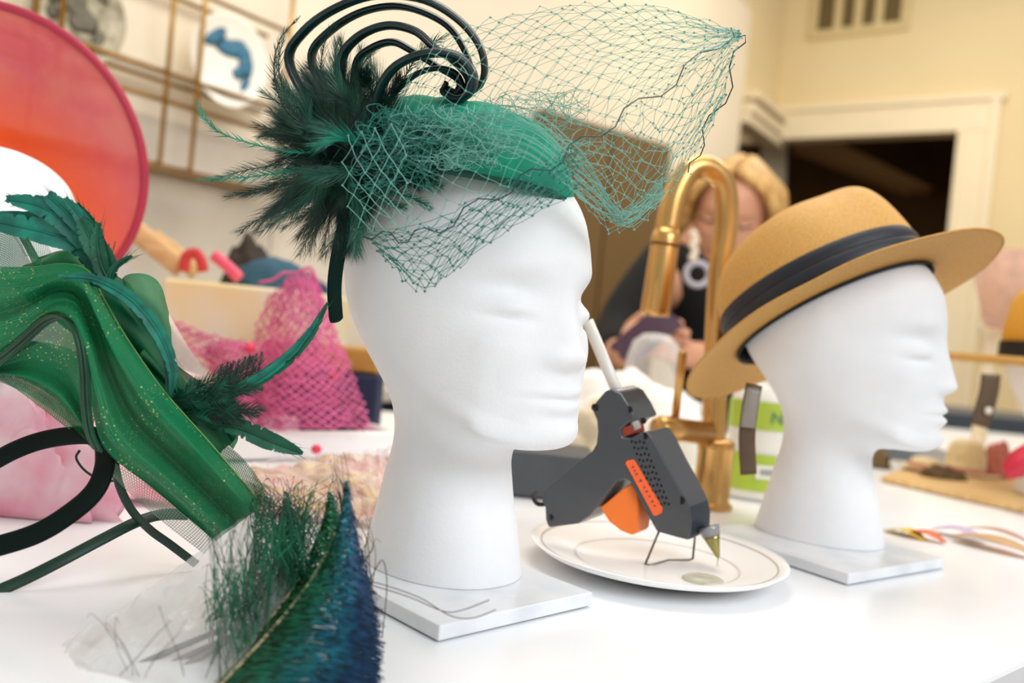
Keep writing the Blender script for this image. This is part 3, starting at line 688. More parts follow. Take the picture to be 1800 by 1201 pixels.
# satin bands and ribbons
def strap(pts, rw, mm, nm, flat=.3, up=(0, -1, .2)):
    b = MB(); b.tube(cr(PP(pts), 50), rw, 10, flat=flat, up=up); return b.build(nm, mm, fas)
strap([(-30, 822, .50), (30, 790, .50), (85, 772, .50), (150, 765, .495), (200, 775, .49)], .0056, m_satin, 'headband')
strap([(184, 770, .485), (184, 820, .485), (165, 865, .48), (120, 905, .475), (60, 940, .47), (-30, 968, .465)], .0060, m_satin, 'headband')
strap([(198, 775, .50), (206, 840, .505), (228, 892, .515), (262, 930, .53), (300, 958, .54), (345, 992, .55)], .0028, m_satin2, 'ribbon')
q = [G(300, 905), G(255, 915), G(200, 940), G(110, 988), G(40, 1022), G(-30, 1052)]
q = PP([(330, 905, .55), (285, 905, .54), (240, 918, .525), (180, 948, .51), (110, 985, .495), (40, 1020, .485), (-30, 1050, .475)])
b = MB(); b.tube(cr(q, 50), .0037, 10, flat=.3, up=(0, -1, .4)); b.build('ribbon', m_satin2, fas)
b = MB(); b.tube(cr(PP([(140, 792, .51), (134, 806, .51), (150, 828, .51), (180, 845, .51), (205, 845, .51)]), 20), .0008, 6); b.build('wire_loop', m_satin2, fas)
# flat goose feathers
fz = 500
def vane(pts, width, mm=m_vane, nb=110, ang=20, prof=None, **k):
    "solid flat vane with a shaft, notched edges and split tips"
    global fz
    fz += 1; r = random.Random(fz); n = 56; c = cr(PP(pts), n); prof = prof or (lambda s: math.sin(PI * min(1, s * .93 + .05)) ** .7)
    mb = MB(); nrm = Vector((.1, -1, .15)); rows = []; mb.uv = None
    notch = [[1 - (.45 * r.random() if r.random() < .14 else .06 * r.random()) for _ in range(n)] for _ in range(2)]
    for i in range(n):
        t = (c[min(i + 1, n - 1)] - c[max(i - 1, 0)]).normalized(); sd = t.cross(nrm).normalized(); up = sd.cross(t); s_ = i / (n - 1); w_ = width * .55 * prof(s_)
        rows.append([c[i] + sd * (w_ * q * (notch[0 if q < 0 else 1][i] if abs(q) == 1 else 1)) + t * abs(q) * w_ * .5 + up * (abs(q) * w_ * .22) for q in (-1, -.6, -.2, 0, .2, .6, 1)])
    mb.add([p for r_ in rows for p in r_], [(i * 7 + j, i * 7 + j + 1, (i + 1) * 7 + j + 1, (i + 1) * 7 + j) for i in range(n - 1) for j in range(6)])
    mb.tube([p + Vector((0, -.0006, 0)) for p in c], [.0008 * (1 - .7 * i / (n - 1)) for i in range(n)], 5, cap=False)
    for q in range(9):
        i = int(n * (.55 + .44 * q / 9)); sg = -1 if q % 2 else 1; t = (c[min(i + 1, n - 1)] - c[i - 1]).normalized(); sd = t.cross(nrm).normalized()
        w_ = width * .5 * prof(i / (n - 1)); p = c[i] + sd * sg * w_ * .7; mb.add([p - t * .0012, p + t * .0012, p + t * (.006 + .008 * r.random()) + sd * sg * .002], [(0, 1, 2)])
    return mb.build('feather', mm, fas)
tipf = lambda s: max(.08, math.sin(PI * min(1, s * .75 + .2))) ** .7
vane([(192, 490, .50), (165, 440, .495), (120, 392, .49), (70, 362, .488), (12, 350, .488)], .013, prof=tipf)
vane([(192, 495, .505), (150, 430, .50), (80, 402, .495), (-25, 382, .49)], .018, prof=tipf)
vane([(192, 495, .50), (150, 435, .495), (85, 410, .49), (20, 395, .488), (-20, 388, .487)], .014, mm=m_vane, prof=tipf)
vane([(196, 490, .495), (170, 430, .49), (130, 385, .488), (92, 350, .488), (84, 343, .488)], .009, prof=tipf)
vane([(198, 492, .49), (178, 435, .487), (145, 385, .485), (115, 348, .485)], .0075, prof=tipf)
vane([(198, 492, .50), (180, 440, .498), (160, 395, .496), (135, 358, .496)], .007, mm=m_vane2, prof=tipf)
vane([(196, 495, .488), (185, 460, .486), (160, 420, .484), (142, 385, .484)], .012, mm=m_vane2, prof=tipf)
vane([(195, 498, .486), (180, 470, .485), (172, 430, .484), (174, 392, .484)], .0085, mm=m_vane2, prof=tipf)
vane([(190, 505, .485), (196, 480, .485), (212, 462, .486), (232, 450, .487)], .004, mm=m_vane2, prof=tipf)
for k, (x, y) in enumerate([(183, 432), (192, 428), (203, 424), (196, 436)]):
    b = MB(); b.tube(cr(PP([(188, 500, .488), ((188 + x) / 2 - 3, 465, .487), (x, y, .487)]), 12), .0003, 4); b.build('feather_filament', m_vane2, fas)
vane([(105, 485, .468), (170, 492, .466), (235, 530, .466), (282, 590, .468), (304, 650, .472), (300, 695, .476)], .0075, nb=150)
vane([(120, 490, .472), (190, 505, .47), (250, 550, .47), (290, 620, .474), (296, 690, .478)], .006, mm=m_vane2, nb=120)
vane([(270, 735, .495), (350, 708, .49), (430, 680, .488), (495, 640, .49), (545, 588, .493), (576, 532, .497)], .0075, mm=m_vane2, nb=150)
vane([(290, 730, .493), (370, 702, .489), (450, 668, .488), (510, 622, .49), (560, 560, .494)], .0055, mm=m_vane, nb=120)
vane([(360, 742, .49), (420, 752, .488), (475, 775, .488), (532, 797, .49)], .0105, mm=m_vane2, nb=120)
for k in range(22):
    x = rnd.uniform(280, 370); y = rnd.uniform(690, 735); a = rnd.uniform(-.75, .35); L = rnd.uniform(50, 110)
    mb = feather_mb(PP([(x, y, .49), (x + math.cos(a) * L * .5, y + math.sin(a) * L * .4, .485), (x + math.cos(a) * L, y + math.sin(a) * L, .487)]), .010, 46, seed=700 + k, ang=40)
    mb.build('down_feather', m_fea if k % 3 else m_vane2, fas, smooth=False)
for k in range(8):
    x = 365 + k * 10
    mb = feather_mb(PP([(x, 700 - k * 3, .489), (x + 18, 668 - k * 2, .488), (x + 26, 640 - k * 3, .488)]), .006, 30, seed=740 + k, ang=30)
    mb.build('down_feather', m_fea, fas, smooth=False)

# ---------------------------------------------------------------- peacock feathers in a clear sleeve
def irid(name, stops, rough=0.3):
    m = mat(name, '0A6040', rough, metal=0.35, noise_amt=0.3); nt = m.node_tree; b = nt.nodes['Principled BSDF']
    uv = nt.nodes.new('ShaderNodeTexCoord'); sp = nt.nodes.new('ShaderNodeSeparateXYZ'); nt.links.new(uv.outputs['UV'], sp.inputs[0])
    nz = nt.nodes.new('ShaderNodeTexNoise'); nz.inputs['Scale'].default_value = 90; nt.links.new(uv.outputs['Object'], nz.inputs['Vector'])
    ad = nt.nodes.new('ShaderNodeMath'); ad.operation = 'MULTIPLY_ADD'; ad.inputs[1].default_value = 0.5; nt.links.new(nz.outputs[0], ad.inputs[0]); nt.links.new(sp.outputs[0], ad.inputs[2])
    rp = nt.nodes.new('ShaderNodeValToRGB'); els = rp.color_ramp.elements
    els[0].position = stops[0][0]; els[0].color = lin(stops[0][1]); els[1].position = stops[-1][0]; els[1].color = lin(stops[-1][1])
    for p_, c_ in stops[1:-1]: e = els.new(p_); e.color = lin(c_)
    nt.links.new(ad.outputs[0], rp.inputs[0]); n3 = nt.nodes.new('ShaderNodeTexNoise'); n3.inputs['Scale'].default_value = 1; n3.inputs['Detail'].default_value = 2; mp = nt.nodes.new('ShaderNodeMapping'); mp.inputs['Scale'].default_value = (9, 190, 1); nt.links.new(uv.outputs['UV'], mp.inputs[0]); nt.links.new(mp.outputs[0], n3.inputs['Vector'])
    r3 = nt.nodes.new('ShaderNodeMapRange'); r3.inputs[1].default_value = .4; r3.inputs[2].default_value = .62; r3.inputs[3].default_value = .18; r3.inputs[4].default_value = 1.35; nt.links.new(n3.outputs[0], r3.inputs[0])
    vm = nt.nodes.new('ShaderNodeVectorMath'); vm.operation = 'SCALE'; nt.links.new(rp.outputs[0], vm.inputs[0]); nt.links.new(r3.outputs[0], vm.inputs['Scale'])
    nt.links.new(vm.outputs[0], b.inputs['Base Color']); return m
m_pea = irid('peacock_green_to_blue', [(0.15, '0B4A2C'), (0.45, '0B6F52'), (0.8, '0E6F86'), (1.1, '0E3F66')])
m_peab = irid('peacock_blue', [(0.2, '0A4F4A'), (0.6, '0D4F78'), (1.1, '081F3C')])
m_peag = irid('peacock_green', [(0.2, '0B4A2A'), (0.6, '14864A'), (1.0, '0C6A5C')])
m_rach = mat('cream_quill_shaft', 'CDB98C', 0.4)
m_shaft = mat('grey_quill_base', '8E8A80', 0.4, noise_amt=.5, noise_scale=50)
m_strand = mat('green_peacock_strand', '1D7A55', 0.35, metal=0.4, noise_scale=60, col2='0C4A3A')
m_strandb = mat('brown_peacock_tip', '4A3A22', 0.5, noise_amt=0.3)
def peacock(rach, edge, nb, mm, label, seed, sag=.006, bw=.00045, jit=.0010, rr_=.0010):
    r = random.Random(seed); R_ = cr(PP(rach), 80); E_ = cr(PP(edge), 80)
    root = thing('peacock_feather', R_[0], label, 'feather', 'peacock feathers in the clear sleeve')
    b = MB(); b.tube(R_, [rr_ * (1 - .7 * i / 79) for i in range(80)], 6); b.build('rachis', m_rach, root)
    b = MB(); b.uv = []
    for k in range(nb):
        s = k / nb; u = s * 78.9; i = int(u); f = u - i; p = R_[i].lerp(R_[i + 1], f)
        e = E_[i].lerp(E_[i + 1], f) + Vector([r.gauss(0, jit) for _ in range(3)])
        t = (R_[min(i + 1, 79)] - R_[i]).normalized(); pts = []
        for q in range(6):
            w_ = q / 5; pts.append(p.lerp(e, w_) + Vector((0, -1, .5)) * sag * math.sin(PI * w_) + t * .006 * math.sin(PI * w_ * .8) + Vector([r.gauss(0, .0005) for _ in range(3)]))
        vs = []
        for q, pt in enumerate(pts):
            wv = t * bw * (1 - .6 * q / 5); vs += [pt - wv, pt + wv]; b.uv += [(q / 5, s), (q / 5, s)]
        b.add(vs, [(2 * q, 2 * q + 1, 2 * q + 3, 2 * q + 2) for q in range(5)])
    o = b.build('barbs', mm, root, smooth=False); o['kind'] = 'stuff'
    return root
pf1 = peacock([(360, 1235, .375), (440, 1150, .385), (510, 1070, .395), (560, 1000, .405), (592, 930, .415), (607, 872, .425)],
        [(656, 1260, .36), (654, 1190, .37), (650, 1110, .385), (634, 1020, .40), (620, 940, .415), (608, 868, .425)], 900, m_pea, 'front peacock sword feather, blue-green barbs beside the centre head', 31, bw=.00030)
pf2 = peacock([(560, 1240, .40), (585, 1140, .41), (605, 1050, .42), (612, 970, .43)],
        [(660, 1240, .40), (664, 1140, .41), (652, 1060, .42), (618, 965, .43)], 420, m_peab, 'blue peacock feather tucked behind the front one, right side', 32, jit=.0014)
pf3 = peacock([(330, 1240, .385), (400, 1180, .395), (470, 1095, .41), (525, 1020, .425), (560, 940, .44), (575, 890, .45)],
        [(470, 1260, .39), (500, 1180, .40), (540, 1110, .41), (575, 1040, .425), (598, 960, .44), (580, 885, .45)], 520, m_peag, 'green peacock feather with a long cream shaft, second from the right', 33)
pf4 = peacock([(420, 1240, .42), (445, 1150, .43), (465, 1060, .44), (490, 960, .455), (500, 890, .465)],
        [(520, 1240, .42), (530, 1150, .43), (535, 1060, .44), (535, 980, .455), (505, 885, .465)], 420, m_peag, 'upright green peacock feather with a dark frayed tip, beside the organza', 34)
pf5 = peacock([(350, 1240, .42), (395, 1160, .43), (425, 1060, .445), (445, 960, .46), (455, 880, .47)],
        [(440, 1240, .42), (470, 1150, .43), (480, 1050, .445), (475, 960, .46), (460, 875, .47)], 260, m_peag, 'leftmost upright peacock feather inside the clear sleeve', 35, jit=.004)
# loose hair-like strands of the feathers
r = random.Random(77)
def strands(root, n_, xb, yb, xt, yt, Yb, Yt, mm, rad=.00028, curl=16, name='loose_strands'):
    b = MB()
    for k in range(n_):
        x0 = r.uniform(*xb); y0 = r.uniform(*yb); x1 = r.uniform(*xt); y1 = r.uniform(*yt); Y0 = r.uniform(*Yb); Y1 = r.uniform(*Yt)
        if y1 > y0 - 30: y1 = y0 - 30 - r.uniform(0, 40)
        pts = []; ph = r.uniform(0, 6); am = r.uniform(.3, 1) * curl
        for q in range(6):
            t = q / 5; pts.append((x0 + (x1 - x0) * t + math.sin(ph + t * 5) * am * t ** .5, y0 + (y1 - y0) * t, Y0 + (Y1 - Y0) * t))
        pts.append((pts[-1][0] + r.uniform(-10, 10), pts[-1][1] + r.uniform(-4, 14), Y1))
        b.tube(cr(PP(pts), 16), [rad * (1.15 - .7 * i / 15) for i in range(16)], 4, cap=False)
    o = b.build(name, mm, root); o['kind'] = 'stuff'
strands(pf5, 130, (350, 480), (1060, 1230), (365, 490), (905, 1080), (.38, .43), (.39, .45), m_strand)
strands(pf4, 150, (430, 540), (980, 1150), (440, 560), (850, 960), (.41, .45), (.42, .47), m_strand)
strands(pf4, 60, (440, 580), (900, 970), (430, 600), (835, 890), (.44, .46), (.45, .48), m_strandb, rad=.0002, curl=22)
strands(pf3, 60, (480, 600), (960, 1100), (500, 610), (860, 960), (.41, .44), (.42, .45), m_strand, rad=.00022)
strands(pf1, 12, (598, 612), (880, 920), (580, 616), (790, 860), (.42, .43), (.43, .44), m_strandb, rad=.0002, curl=6)
strands(pf2, 22, (600, 660), (980, 1080), (610, 660), (900, 990), (.43, .44), (.43, .44), m_strandb, rad=.0002, curl=12)
strands(pf5, 7, (190, 330), (1160, 1230), (165, 400), (1060, 1120), (.38, .40), (.38, .40), m_strandb, rad=.0002)
b = MB()
for pts in ([(640, 1020, .43), (680, 1030, .43), (740, 1052, .43), (790, 1082, .43), (830, 1087, .43), (872, 1072, .43)], [(650, 1028, .43), (720, 1050, .43), (780, 1075, .43), (815, 1072, .43), (860, 1055, .43)],
            [(650, 1020, .43), (672, 985, .43), (680, 1030, .43), (672, 1120, .43)], [(620, 900, .43), (645, 950, .43), (650, 1000, .43), (655, 1025, .43)], [(480, 1180, .385), (450, 1000, .39), (388, 985, .40), (382, 915, .40)]):
    b.tube(cr(PP(pts), 24), .00025, 4, cap=False)
o = b.build('loose_strands', m_strandb, pf1); o['kind'] = 'stuff'
# clear sleeve
m_clear = bpy.data.materials.new('clear_cellophane'); m_clear.use_nodes = True
nt = m_clear.node_tree; nt.nodes.clear(); N = nt.nodes.new
out = N('ShaderNodeOutputMaterial'); mix = N('ShaderNodeMixShader'); tr = N('ShaderNodeBsdfTransparent'); pb = N('ShaderNodeBsdfPrincipled'); lw = N('ShaderNodeLayerWeight'); mr = N('ShaderNodeMapRange')
pb.inputs['Base Color'].default_value = (.85, .84, .82, 1); pb.inputs['Roughness'].default_value = .08; pb.inputs['Specular IOR Level'].default_value = .8
lw.inputs[0].default_value = .35; mr.inputs[3].default_value = .16; mr.inputs[4].default_value = .75
nt.links.new(lw.outputs['Facing'], mr.inputs[0]); nt.links.new(mr.outputs[0], mix.inputs[0]); nt.links.new(tr.outputs[0], mix.inputs[1]); nt.links.new(pb.outputs[0], mix.inputs[2]); nt.links.new(mix.outputs[0], out.inputs[0])
slv = thing('clear_sleeve', G(200, 1180), 'clear cellophane sleeve holding the peacock feathers, its folded corner at lower left', 'packaging')
def clear_sheet(rows, nu, nv, root, seed, amp=.0022, name='film'):
    S = patch([PP(r_) for r_ in rows], nu, nv)
    for i in range(nv):
        for j in range(nu):
            S[i][j] = S[i][j] + Vector((0, -1, .6)) * amp * (noise.noise(Vector((j / nu * 7, i / nv * 3, seed))) * 1.6 + abs(noise.noise(Vector((j / nu * 14 + i / nv * 8, i / nv * 4, seed + 5)))))
    b = MB(); b.grid(S); return b.build(name, m_clear, root)
clear_sheet([[(88, 1142, .415), (200, 1078, .43), (330, 985, .455), (452, 890, .485)], [(110, 1170, .40), (230, 1120, .40), (370, 1060, .415), (500, 985, .44)], [(60, 1240, .385), (220, 1240, .375), (380, 1240, .375), (560, 1180, .40)]], 60, 40, slv, 1)
clear_sheet([[(88, 1142, .418), (200, 1078, .435), (330, 985, .46), (452, 890, .49)], [(110, 1180, .40), (240, 1140, .42), (380, 1070, .44), (520, 1000, .46)], [(30, 1240, .386), (220, 1240, .39), (380, 1240, .39), (560, 1220, .41)]], 60, 40, slv, 9, name='back_film')
clear_sheet([[(20, 1215, .385), (50, 1180, .395), (88, 1142, .414)], [(70, 1225, .38), (110, 1190, .39), (150, 1165, .40)], [(150, 1235, .375), (160, 1205, .38), (172, 1185, .39)]], 20, 14, slv, 4, amp=.003, name='folded_corner')
b = MB(); 
for (a_, c_) in (((150, 1215, .39), (395, 1105, .43)), ((190, 1225, .385), (410, 1118, .425)), ((240, 1230, .385), (430, 1110, .425))):
    b = MB(); b.tube(cr(PP([a_, ((a_[0] + c_[0]) / 2, (a_[1] + c_[1]) / 2 - 4, .41), c_]), 12), .0016, 8); b.build('bare_shaft', m_shaft, pf5)
# ---------------------------------------------------------------- straw fedora on the second head
m_straw = mat('golden_straw', 'D9A85A', 0.6, noise_scale=900, col2='C08C40', bump=0.35, bump_scale=1400, sheen=0.2)
m_ribbon = mat('navy_black_grosgrain', '121826', 0.5, noise_amt=0.2, noise_scale=300, bump=0.2, bump_scale=900)
m_sweat = mat('black_sweatband', '080A0E', 0.6)
def fedora(center, yaw, pitch, label, straw, sc=1.0, group=None, roll=0.0, simple=False):
    root = thing('straw_fedora', center, label, 'hat', group)
    M = Matrix.Rotation(math.radians(yaw), 4, 'Z') @ Matrix.Rotation(math.radians(-pitch), 4, 'Y') @ Matrix.Rotation(math.radians(roll), 4, 'X')
    T = Matrix.Translation(center) @ M @ Matrix.Scale(sc * .01, 4)
    n = 96
    ck = [(0, 10.0, -10.0, 8.4), (2.5, 10.05, -9.95, 8.4), (5, 9.7, -9.7, 8.1), (7.2, 9.1, -9.0, 7.5), (8.7, 8.2, -8.0, 6.7), (9.5, 6.9, -6.8, 5.7), (9.75, 5.4, -5.4, 4.5), (9.45, 3.9, -4.0, 3.2), (9.0, 2.2, -2.4, 1.7), (8.85, .5, -.6, .4)]
    C_ = cr([Vector(k[:3]) for k in ck], 40); W_ = cr([Vector((k[3], 0, 0)) for k in ck], 40)
    def crown(i, ph, d=0):
        h, xf, xb = C_[i]; w_ = W_[i].x; c, s = math.cos(ph), math.sin(ph)
        x = (xf + xb) / 2 + ((xf - xb) / 2 + d) * c; y = (w_ + d) * s
        t = max(0, (h - 2) / 7)
        pinch = math.exp(-((x - 5.5) / 3.2) ** 2) * math.exp(-((abs(y) - 5.5) / 2.8) ** 2) * t
        y -= math.copysign(1.3, y) * pinch if abs(y) > .3 else 0
        z = h + (0.10 * x + .15) * t
        z -= 1.3 * math.exp(-((y) / 2.0) ** 2 - ((x - 0.5) / 5.0) ** 2) * (1 if i > 24 else 0) * min(1, (i - 24) / 8)
        return T @ Vector((x, y, z))
    b = MB(); vs = [crown(i, 2 * PI * k / n) for i in range(40) for k in range(n)]
    b.add(vs, [(i * n + k, i * n + (k + 1) % n, (i + 1) * n + (k + 1) % n, (i + 1) * n + k) for i in range(39) for k in range(n)] + [tuple(39 * n + k for k in range(n))])
    b.build('crown', straw, root, solid=.0012)
    b = MB(); NB = 16; vs = []
    for i in range(NB):
        t = i / (NB - 1)
        for k in range(n):
            ph = 2 * PI * k / n; c, s = math.cos(ph), math.sin(ph)
            wd = 4.9 + 1.1 * max(c, 0) + .9 * max(-c, 0)
            x = (10.0 + wd * t) * c; y = (8.4 + wd * .92 * t) * s
            z = 0.15 + t * t * (-0.3 * s * s - 1.6 * max(-c, 0) ** 2 - 1.0 * max(c, 0) ** 2) + .05 * math.sin(9 * ph) * t
            vs.append(T @ Vector((x, y, z)))
    b.add(vs, [(i * n + k, i * n + (k + 1) % n, (i + 1) * n + (k + 1) % n, (i + 1) * n + k) for i in range(NB - 1) for k in range(n)])
    b.build('brim', straw, root, solid=.0018)
    for q in range(3):       # pleated ribbon of three folds
        b = MB(); vs = []
        hs = [(0.25 + q * 1.2, .22), (0.65 + q * 1.2, .30), (1.15 + q * 1.2, .26), (1.45 + q * 1.2, .16)]
        for (h, d) in hs:
            for k in range(n):
                ph = 2 * PI * k / n; c, s = math.cos(ph), math.sin(ph); sh = 1 - .004 * h * h * .35
                vs.append(T @ Vector(((10.03 + d) * c * sh, (8.42 + d) * s * sh, h)))
        b.add(vs, [(i * n + k, i * n + (k + 1) % n, (i + 1) * n + (k + 1) % n, (i + 1) * n + k) for i in range(3) for k in range(n)])
        b.build('ribbon_fold', m_ribbon, root)
    b = MB(); vs = []
    for (h, d) in ((-.35, -.12), (.2, -.25), (3.2, -.35)):
        for k in range(n):
            ph = 2 * PI * k / n; vs.append(T @ Vector(((10 + d) * math.cos(ph), (8.4 + d) * math.sin(ph), h)))
    b.add(vs, [(i * n + k, i * n + (k + 1) % n, (i + 1) * n + (k + 1) % n, (i + 1) * n + k) for i in range(2) for k in range(n)])
    b.build('sweatband', m_sweat, root, solid=.0008)
    return root, T
hc2 = P(1462, 553, 0.80)
fed, FT = fedora(hc2, -90 + 66, 32, 'golden straw fedora with a pleated navy band, tilted back on the second foam head', m_straw, sc=.96, roll=-11)
m_tagb = mat('brown_leatherette_tag', '5C4630', 0.45, noise_amt=0.2); m_tagg = mat('grey_tag_sheen', '8D8378', 0.35)
def strip(pts, w_, mm, parent, nm, th=.0012, up=(0, -1, .1)):
    b = MB(); b.tube(cr(PP(pts), 14), w_, 8, flat=th / w_, up=up); return b.build(nm, mm, parent)
tg = strip([(1326, 676, .735), (1318, 720, .732), (1313, 770, .732), (1316, 834, .734)], .0072, m_tagb, fed, 'hang_tag')
strip([(1325, 684, .731), (1318, 722, .728), (1314, 752, .728)], .0066, m_tagg, tg, 'tag_sheen_strip')  # sheen on the tag's upper part, painted as a lighter grey strip
b = MB(); b.tube(cr(PP([(1327, 730, .7305), (1324, 742, .7305), (1327, 752, .7305)]), 6), .0008, 6); b.build('tag_clip', mat('pale_clip', 'E0D8C8', .3), tg)

# ---------------------------------------------------------------- plate and glue gun
m_china = mat('white_china', 'FDFCFA', 0.28, noise_amt=0.01, spec=.4)
m_line = mat('grey_gilt_line', 'CFC6B8', 0.3)
pc = G(1152, 1000); pc = Vector((pc.x, pc.y, 0))
plate = thing('dinner_plate', pc, 'white china plate with a thin grey rim line under the glue gun', 'plate')
Tp = Matrix.Translation(pc)
PR = 0.0985
b = MB(); b.lathe([(.0001, .0045), (.055, .0045), (.064, .007), (.094, .0155), (PR, .0172), (PR + .0006, .0165), (.092, .0115), (.062, .003), (.055, .001), (.0001, .001)], 96, Tp, cap=False); b.build('dish', m_china, plate)
b = MB(); b.lathe([(.0900, .01475), (.0912, .0151)], 96, Tp, cap=False); b.build('rim_line', m_line, plate)
b = MB(); b.lathe([(.0625, .0070), (.0640, .0076)], 96, Tp, cap=False); b.build('rim_line', mat('faint_rim_line', 'F0EDE8', .3), plate)
m_glue = mat('clear_glue', 'E8E6D2', 0.08, noise_amt=.03, trans=.6, alpha=.75)
gp_ = G(1236, 1018, .006); b = MB()
b.lathe([(.0155, 0.0), (.0152, .0015), (.012, .003), (.006, .0036), (.0002, .0038)], 28, Matrix.Translation(Vector((gp_.x, gp_.y, .0050))), sy=.8)
tag(b.build('glue_puddle', m_glue, None, origin=(gp_.x, gp_.y, .0046)), 'clear glue puddle on the plate under the gun nozzle', 'glue')

m_gun = mat('charcoal_gun_plastic', '2B2E33', 0.36, coat=.35, spec=.8, noise_amt=.1, bump=.12, bump_scale=1600)
m_gund = mat('black_recess', '060606', 0.7); m_or = mat('orange_plastic', 'F0761E', 0.35, noise_amt=.05, sss=.05)
m_lab = mat('orange_red_label', 'F2632A', 0.4, noise_amt=.06); m_print = mat('dark_print', '5A2A22', .6)
GY = .652
def gq(cx, cy, Y=GY): return P(880 + cx / 2.402, 560 + cy / 2.402, Y)
ev = gq(600 + 92, 600 - 26, GY + .026) - gq(600, 600)
gun = thing('glue_gun', gq(250, 880) + ev * .5, 'charcoal glue gun with orange trigger resting nozzle-down on the white plate', 'glue gun')
body = [(384, 384), (398, 356), (440, 306), (470, 296), (508, 316), (545, 372), (572, 428), (540, 440), (505, 470), (512, 500), (545, 505), (600, 478), (622, 480), (650, 520), (700, 620), (755, 720), (790, 790), (802, 850), (800, 905), (792, 938), (740, 925), (658, 902), (618, 830), (575, 750), (545, 690), (520, 676), (490, 690), (455, 735), (415, 785), (372, 835), (325, 868), (200, 884), (188, 850), (186, 800), (172, 772), (180, 735), (215, 700), (280, 645), (340, 595), (385, 560), (402, 530), (408, 480), (404, 430)]
b = MB(); b.prism([gq(*p) for p in body], ev); b.build('body', m_gun, gun, bevel=.0055, seg=4)
b = MB(); b.prism([gq(*p, GY + .0006) for p in [(768, 802), (793, 788), (806, 848), (804, 908), (794, 941), (764, 930)]], ev * .99); b.build('heat_collar', mat('dark_collar', '1B2733', .5), gun, bevel=.003)
# nozzle
n0 = gq(842, 896) + ev * .42; n1 = gq(898, 1020) + ev * .25
b = MB(); d_ = n1 - n0; b.tube([n0, n0 + d_ * .12, n0 + d_ * .13, n0 + d_ * .3], [.0085, .0083, .0078, .0070], 20); b.build('nozzle_ring', mat('grey_silicone', '9A9CA0', .25, metal=.4), gun)
b = MB(); b.tube([n0 + d_ * .28, n0 + d_ * .45, n0 + d_ * .95, n1], [.0068, .0056, .0018, .0012], 20); b.build('nozzle', mat('brass_nozzle', 'A39A62', .25, metal=.9), gun)
b = MB(); b.tube([n1, n1 + Vector((0, 0, -.006)), Vector((n1.x, n1.y, .0075))], [.0009, .0006, .0012], 8); b.build('glue_string', m_glue, gun)
b = MB(); b.prism([gq(*p) for p in [(398, 806), (440, 772), (500, 720), (535, 700), (560, 735), (566, 790), (562, 850), (552, 915), (535, 924), (490, 906), (440, 868)]], ev * .62)
tr_ = b.build('trigger', m_or, gun, bevel=.002); tr_.location = tr_.location + ev * .18
b = MB(); b.prism([gq(*p, GY - .0008) for p in [(527, 612), (534, 600), (558, 596), (566, 604), (682, 802), (678, 822), (655, 834), (645, 832)]], ev * .03); lb = b.build('label', m_lab, gun, smooth=False)
for (x, y, s_) in ((558, 628, 7), (566, 644, 6), (574, 658, 7), (590, 686, 9), (606, 714, 6), (616, 732, 7), (628, 752, 6), (640, 774, 7), (650, 792, 6)):
    b = MB(); b.prism([gq(x - s_ * .5, y + s_ * .6, GY - .0016), gq(x + s_ * .9, y + s_ * .1, GY - .0016), gq(x + s_ * .1, y - s_ * .8, GY - .0016)], ev * .01); b.build('printed_mark', m_print, lb, smooth=False)
for (x, y, rr_) in ((398, 376, .0030), (543, 384, .0026), (602, 432, .0024), (607, 496, .0028), (762, 768, .0032), (210, 840, .0024)):
    c0 = gq(x, y); b = MB(); nv = ev.normalized(); b.tube([c0 - nv * .0004, c0 + nv * .001], rr_, 14); b.build('screw_hole', m_gund, gun, smooth=False)
b = MB()
for i in range(11):
    for j in range(4):
        x = 552 + j * 17 + i * 10.5; y = 520 + i * 26 + (j % 2) * 4
        c0 = gq(x, y); nv = ev.normalized(); b.tube([c0 - nv * .0003, c0 + nv * .0008], .0012, 8)
o = b.build('vent_holes', m_gund, gun, smooth=False); o['kind'] = 'stuff'
b = MB(); b.prism([gq(505, 466, GY + .002), gq(545, 452, GY + .002), gq(552, 488, GY + .002), gq(520, 500, GY + .002)], ev * .6); b.build('inner_slide', mat('red_slide', '8E2A12', .4), gun, smooth=False)
m_stick = mat('milky_glue_stick', 'E9E6E0', .2, noise_amt=.02, sss=.3, trans=.2)
s0 = gq(366, 10, GY + .012); s1 = gq(480, 280, GY + .012); s2 = gq(572, 468, GY + .010)
b = MB(); b.tube([s0, s1, s2], .0047, 16); b.build('glue_stick', m_stick, gun)
b = MB(); st = [gq(660, 902) + ev * .1, gq(606, 1040) + ev * .05, gq(622, 1046) + ev * .1, gq(680, 1034) + ev * .3, gq(752, 1042) + ev * .5, gq(768, 1036) + ev * .5, gq(790, 938) + ev * .35]
b.tube(st, .0009, 8); b.build('wire_stand', mat('steel_wire', '6E665E', .3, metal=.9), gun)
b = MB(); b.tube(cr([gq(190, 778) + ev * .5, gq(150, 790) + ev * .5, gq(110, 806) + ev * .6, gq(60, 806) + ev * .8, gq(0, 790) + ev * 1.2, gq(-80, 800) + ev * 2], 24), .0018, 8); b.build('power_cord', m_gund, gun)
# dark box behind the gun
bc = G(955, 882); b = MB(); Mb = Matrix.Rotation(-.06, 3, 'Z')
b.box((bc.x - .012, bc.y + .05, .0255), (.125, .09, .049), Mb); o = b.build('charger_box', mat('slate_grey_plastic', '4A4E52', .45), None, bevel=.004, origin=(bc.x, bc.y + .05, 0))
tag(o, 'slate grey plastic box behind the neck of the centre head', 'box')

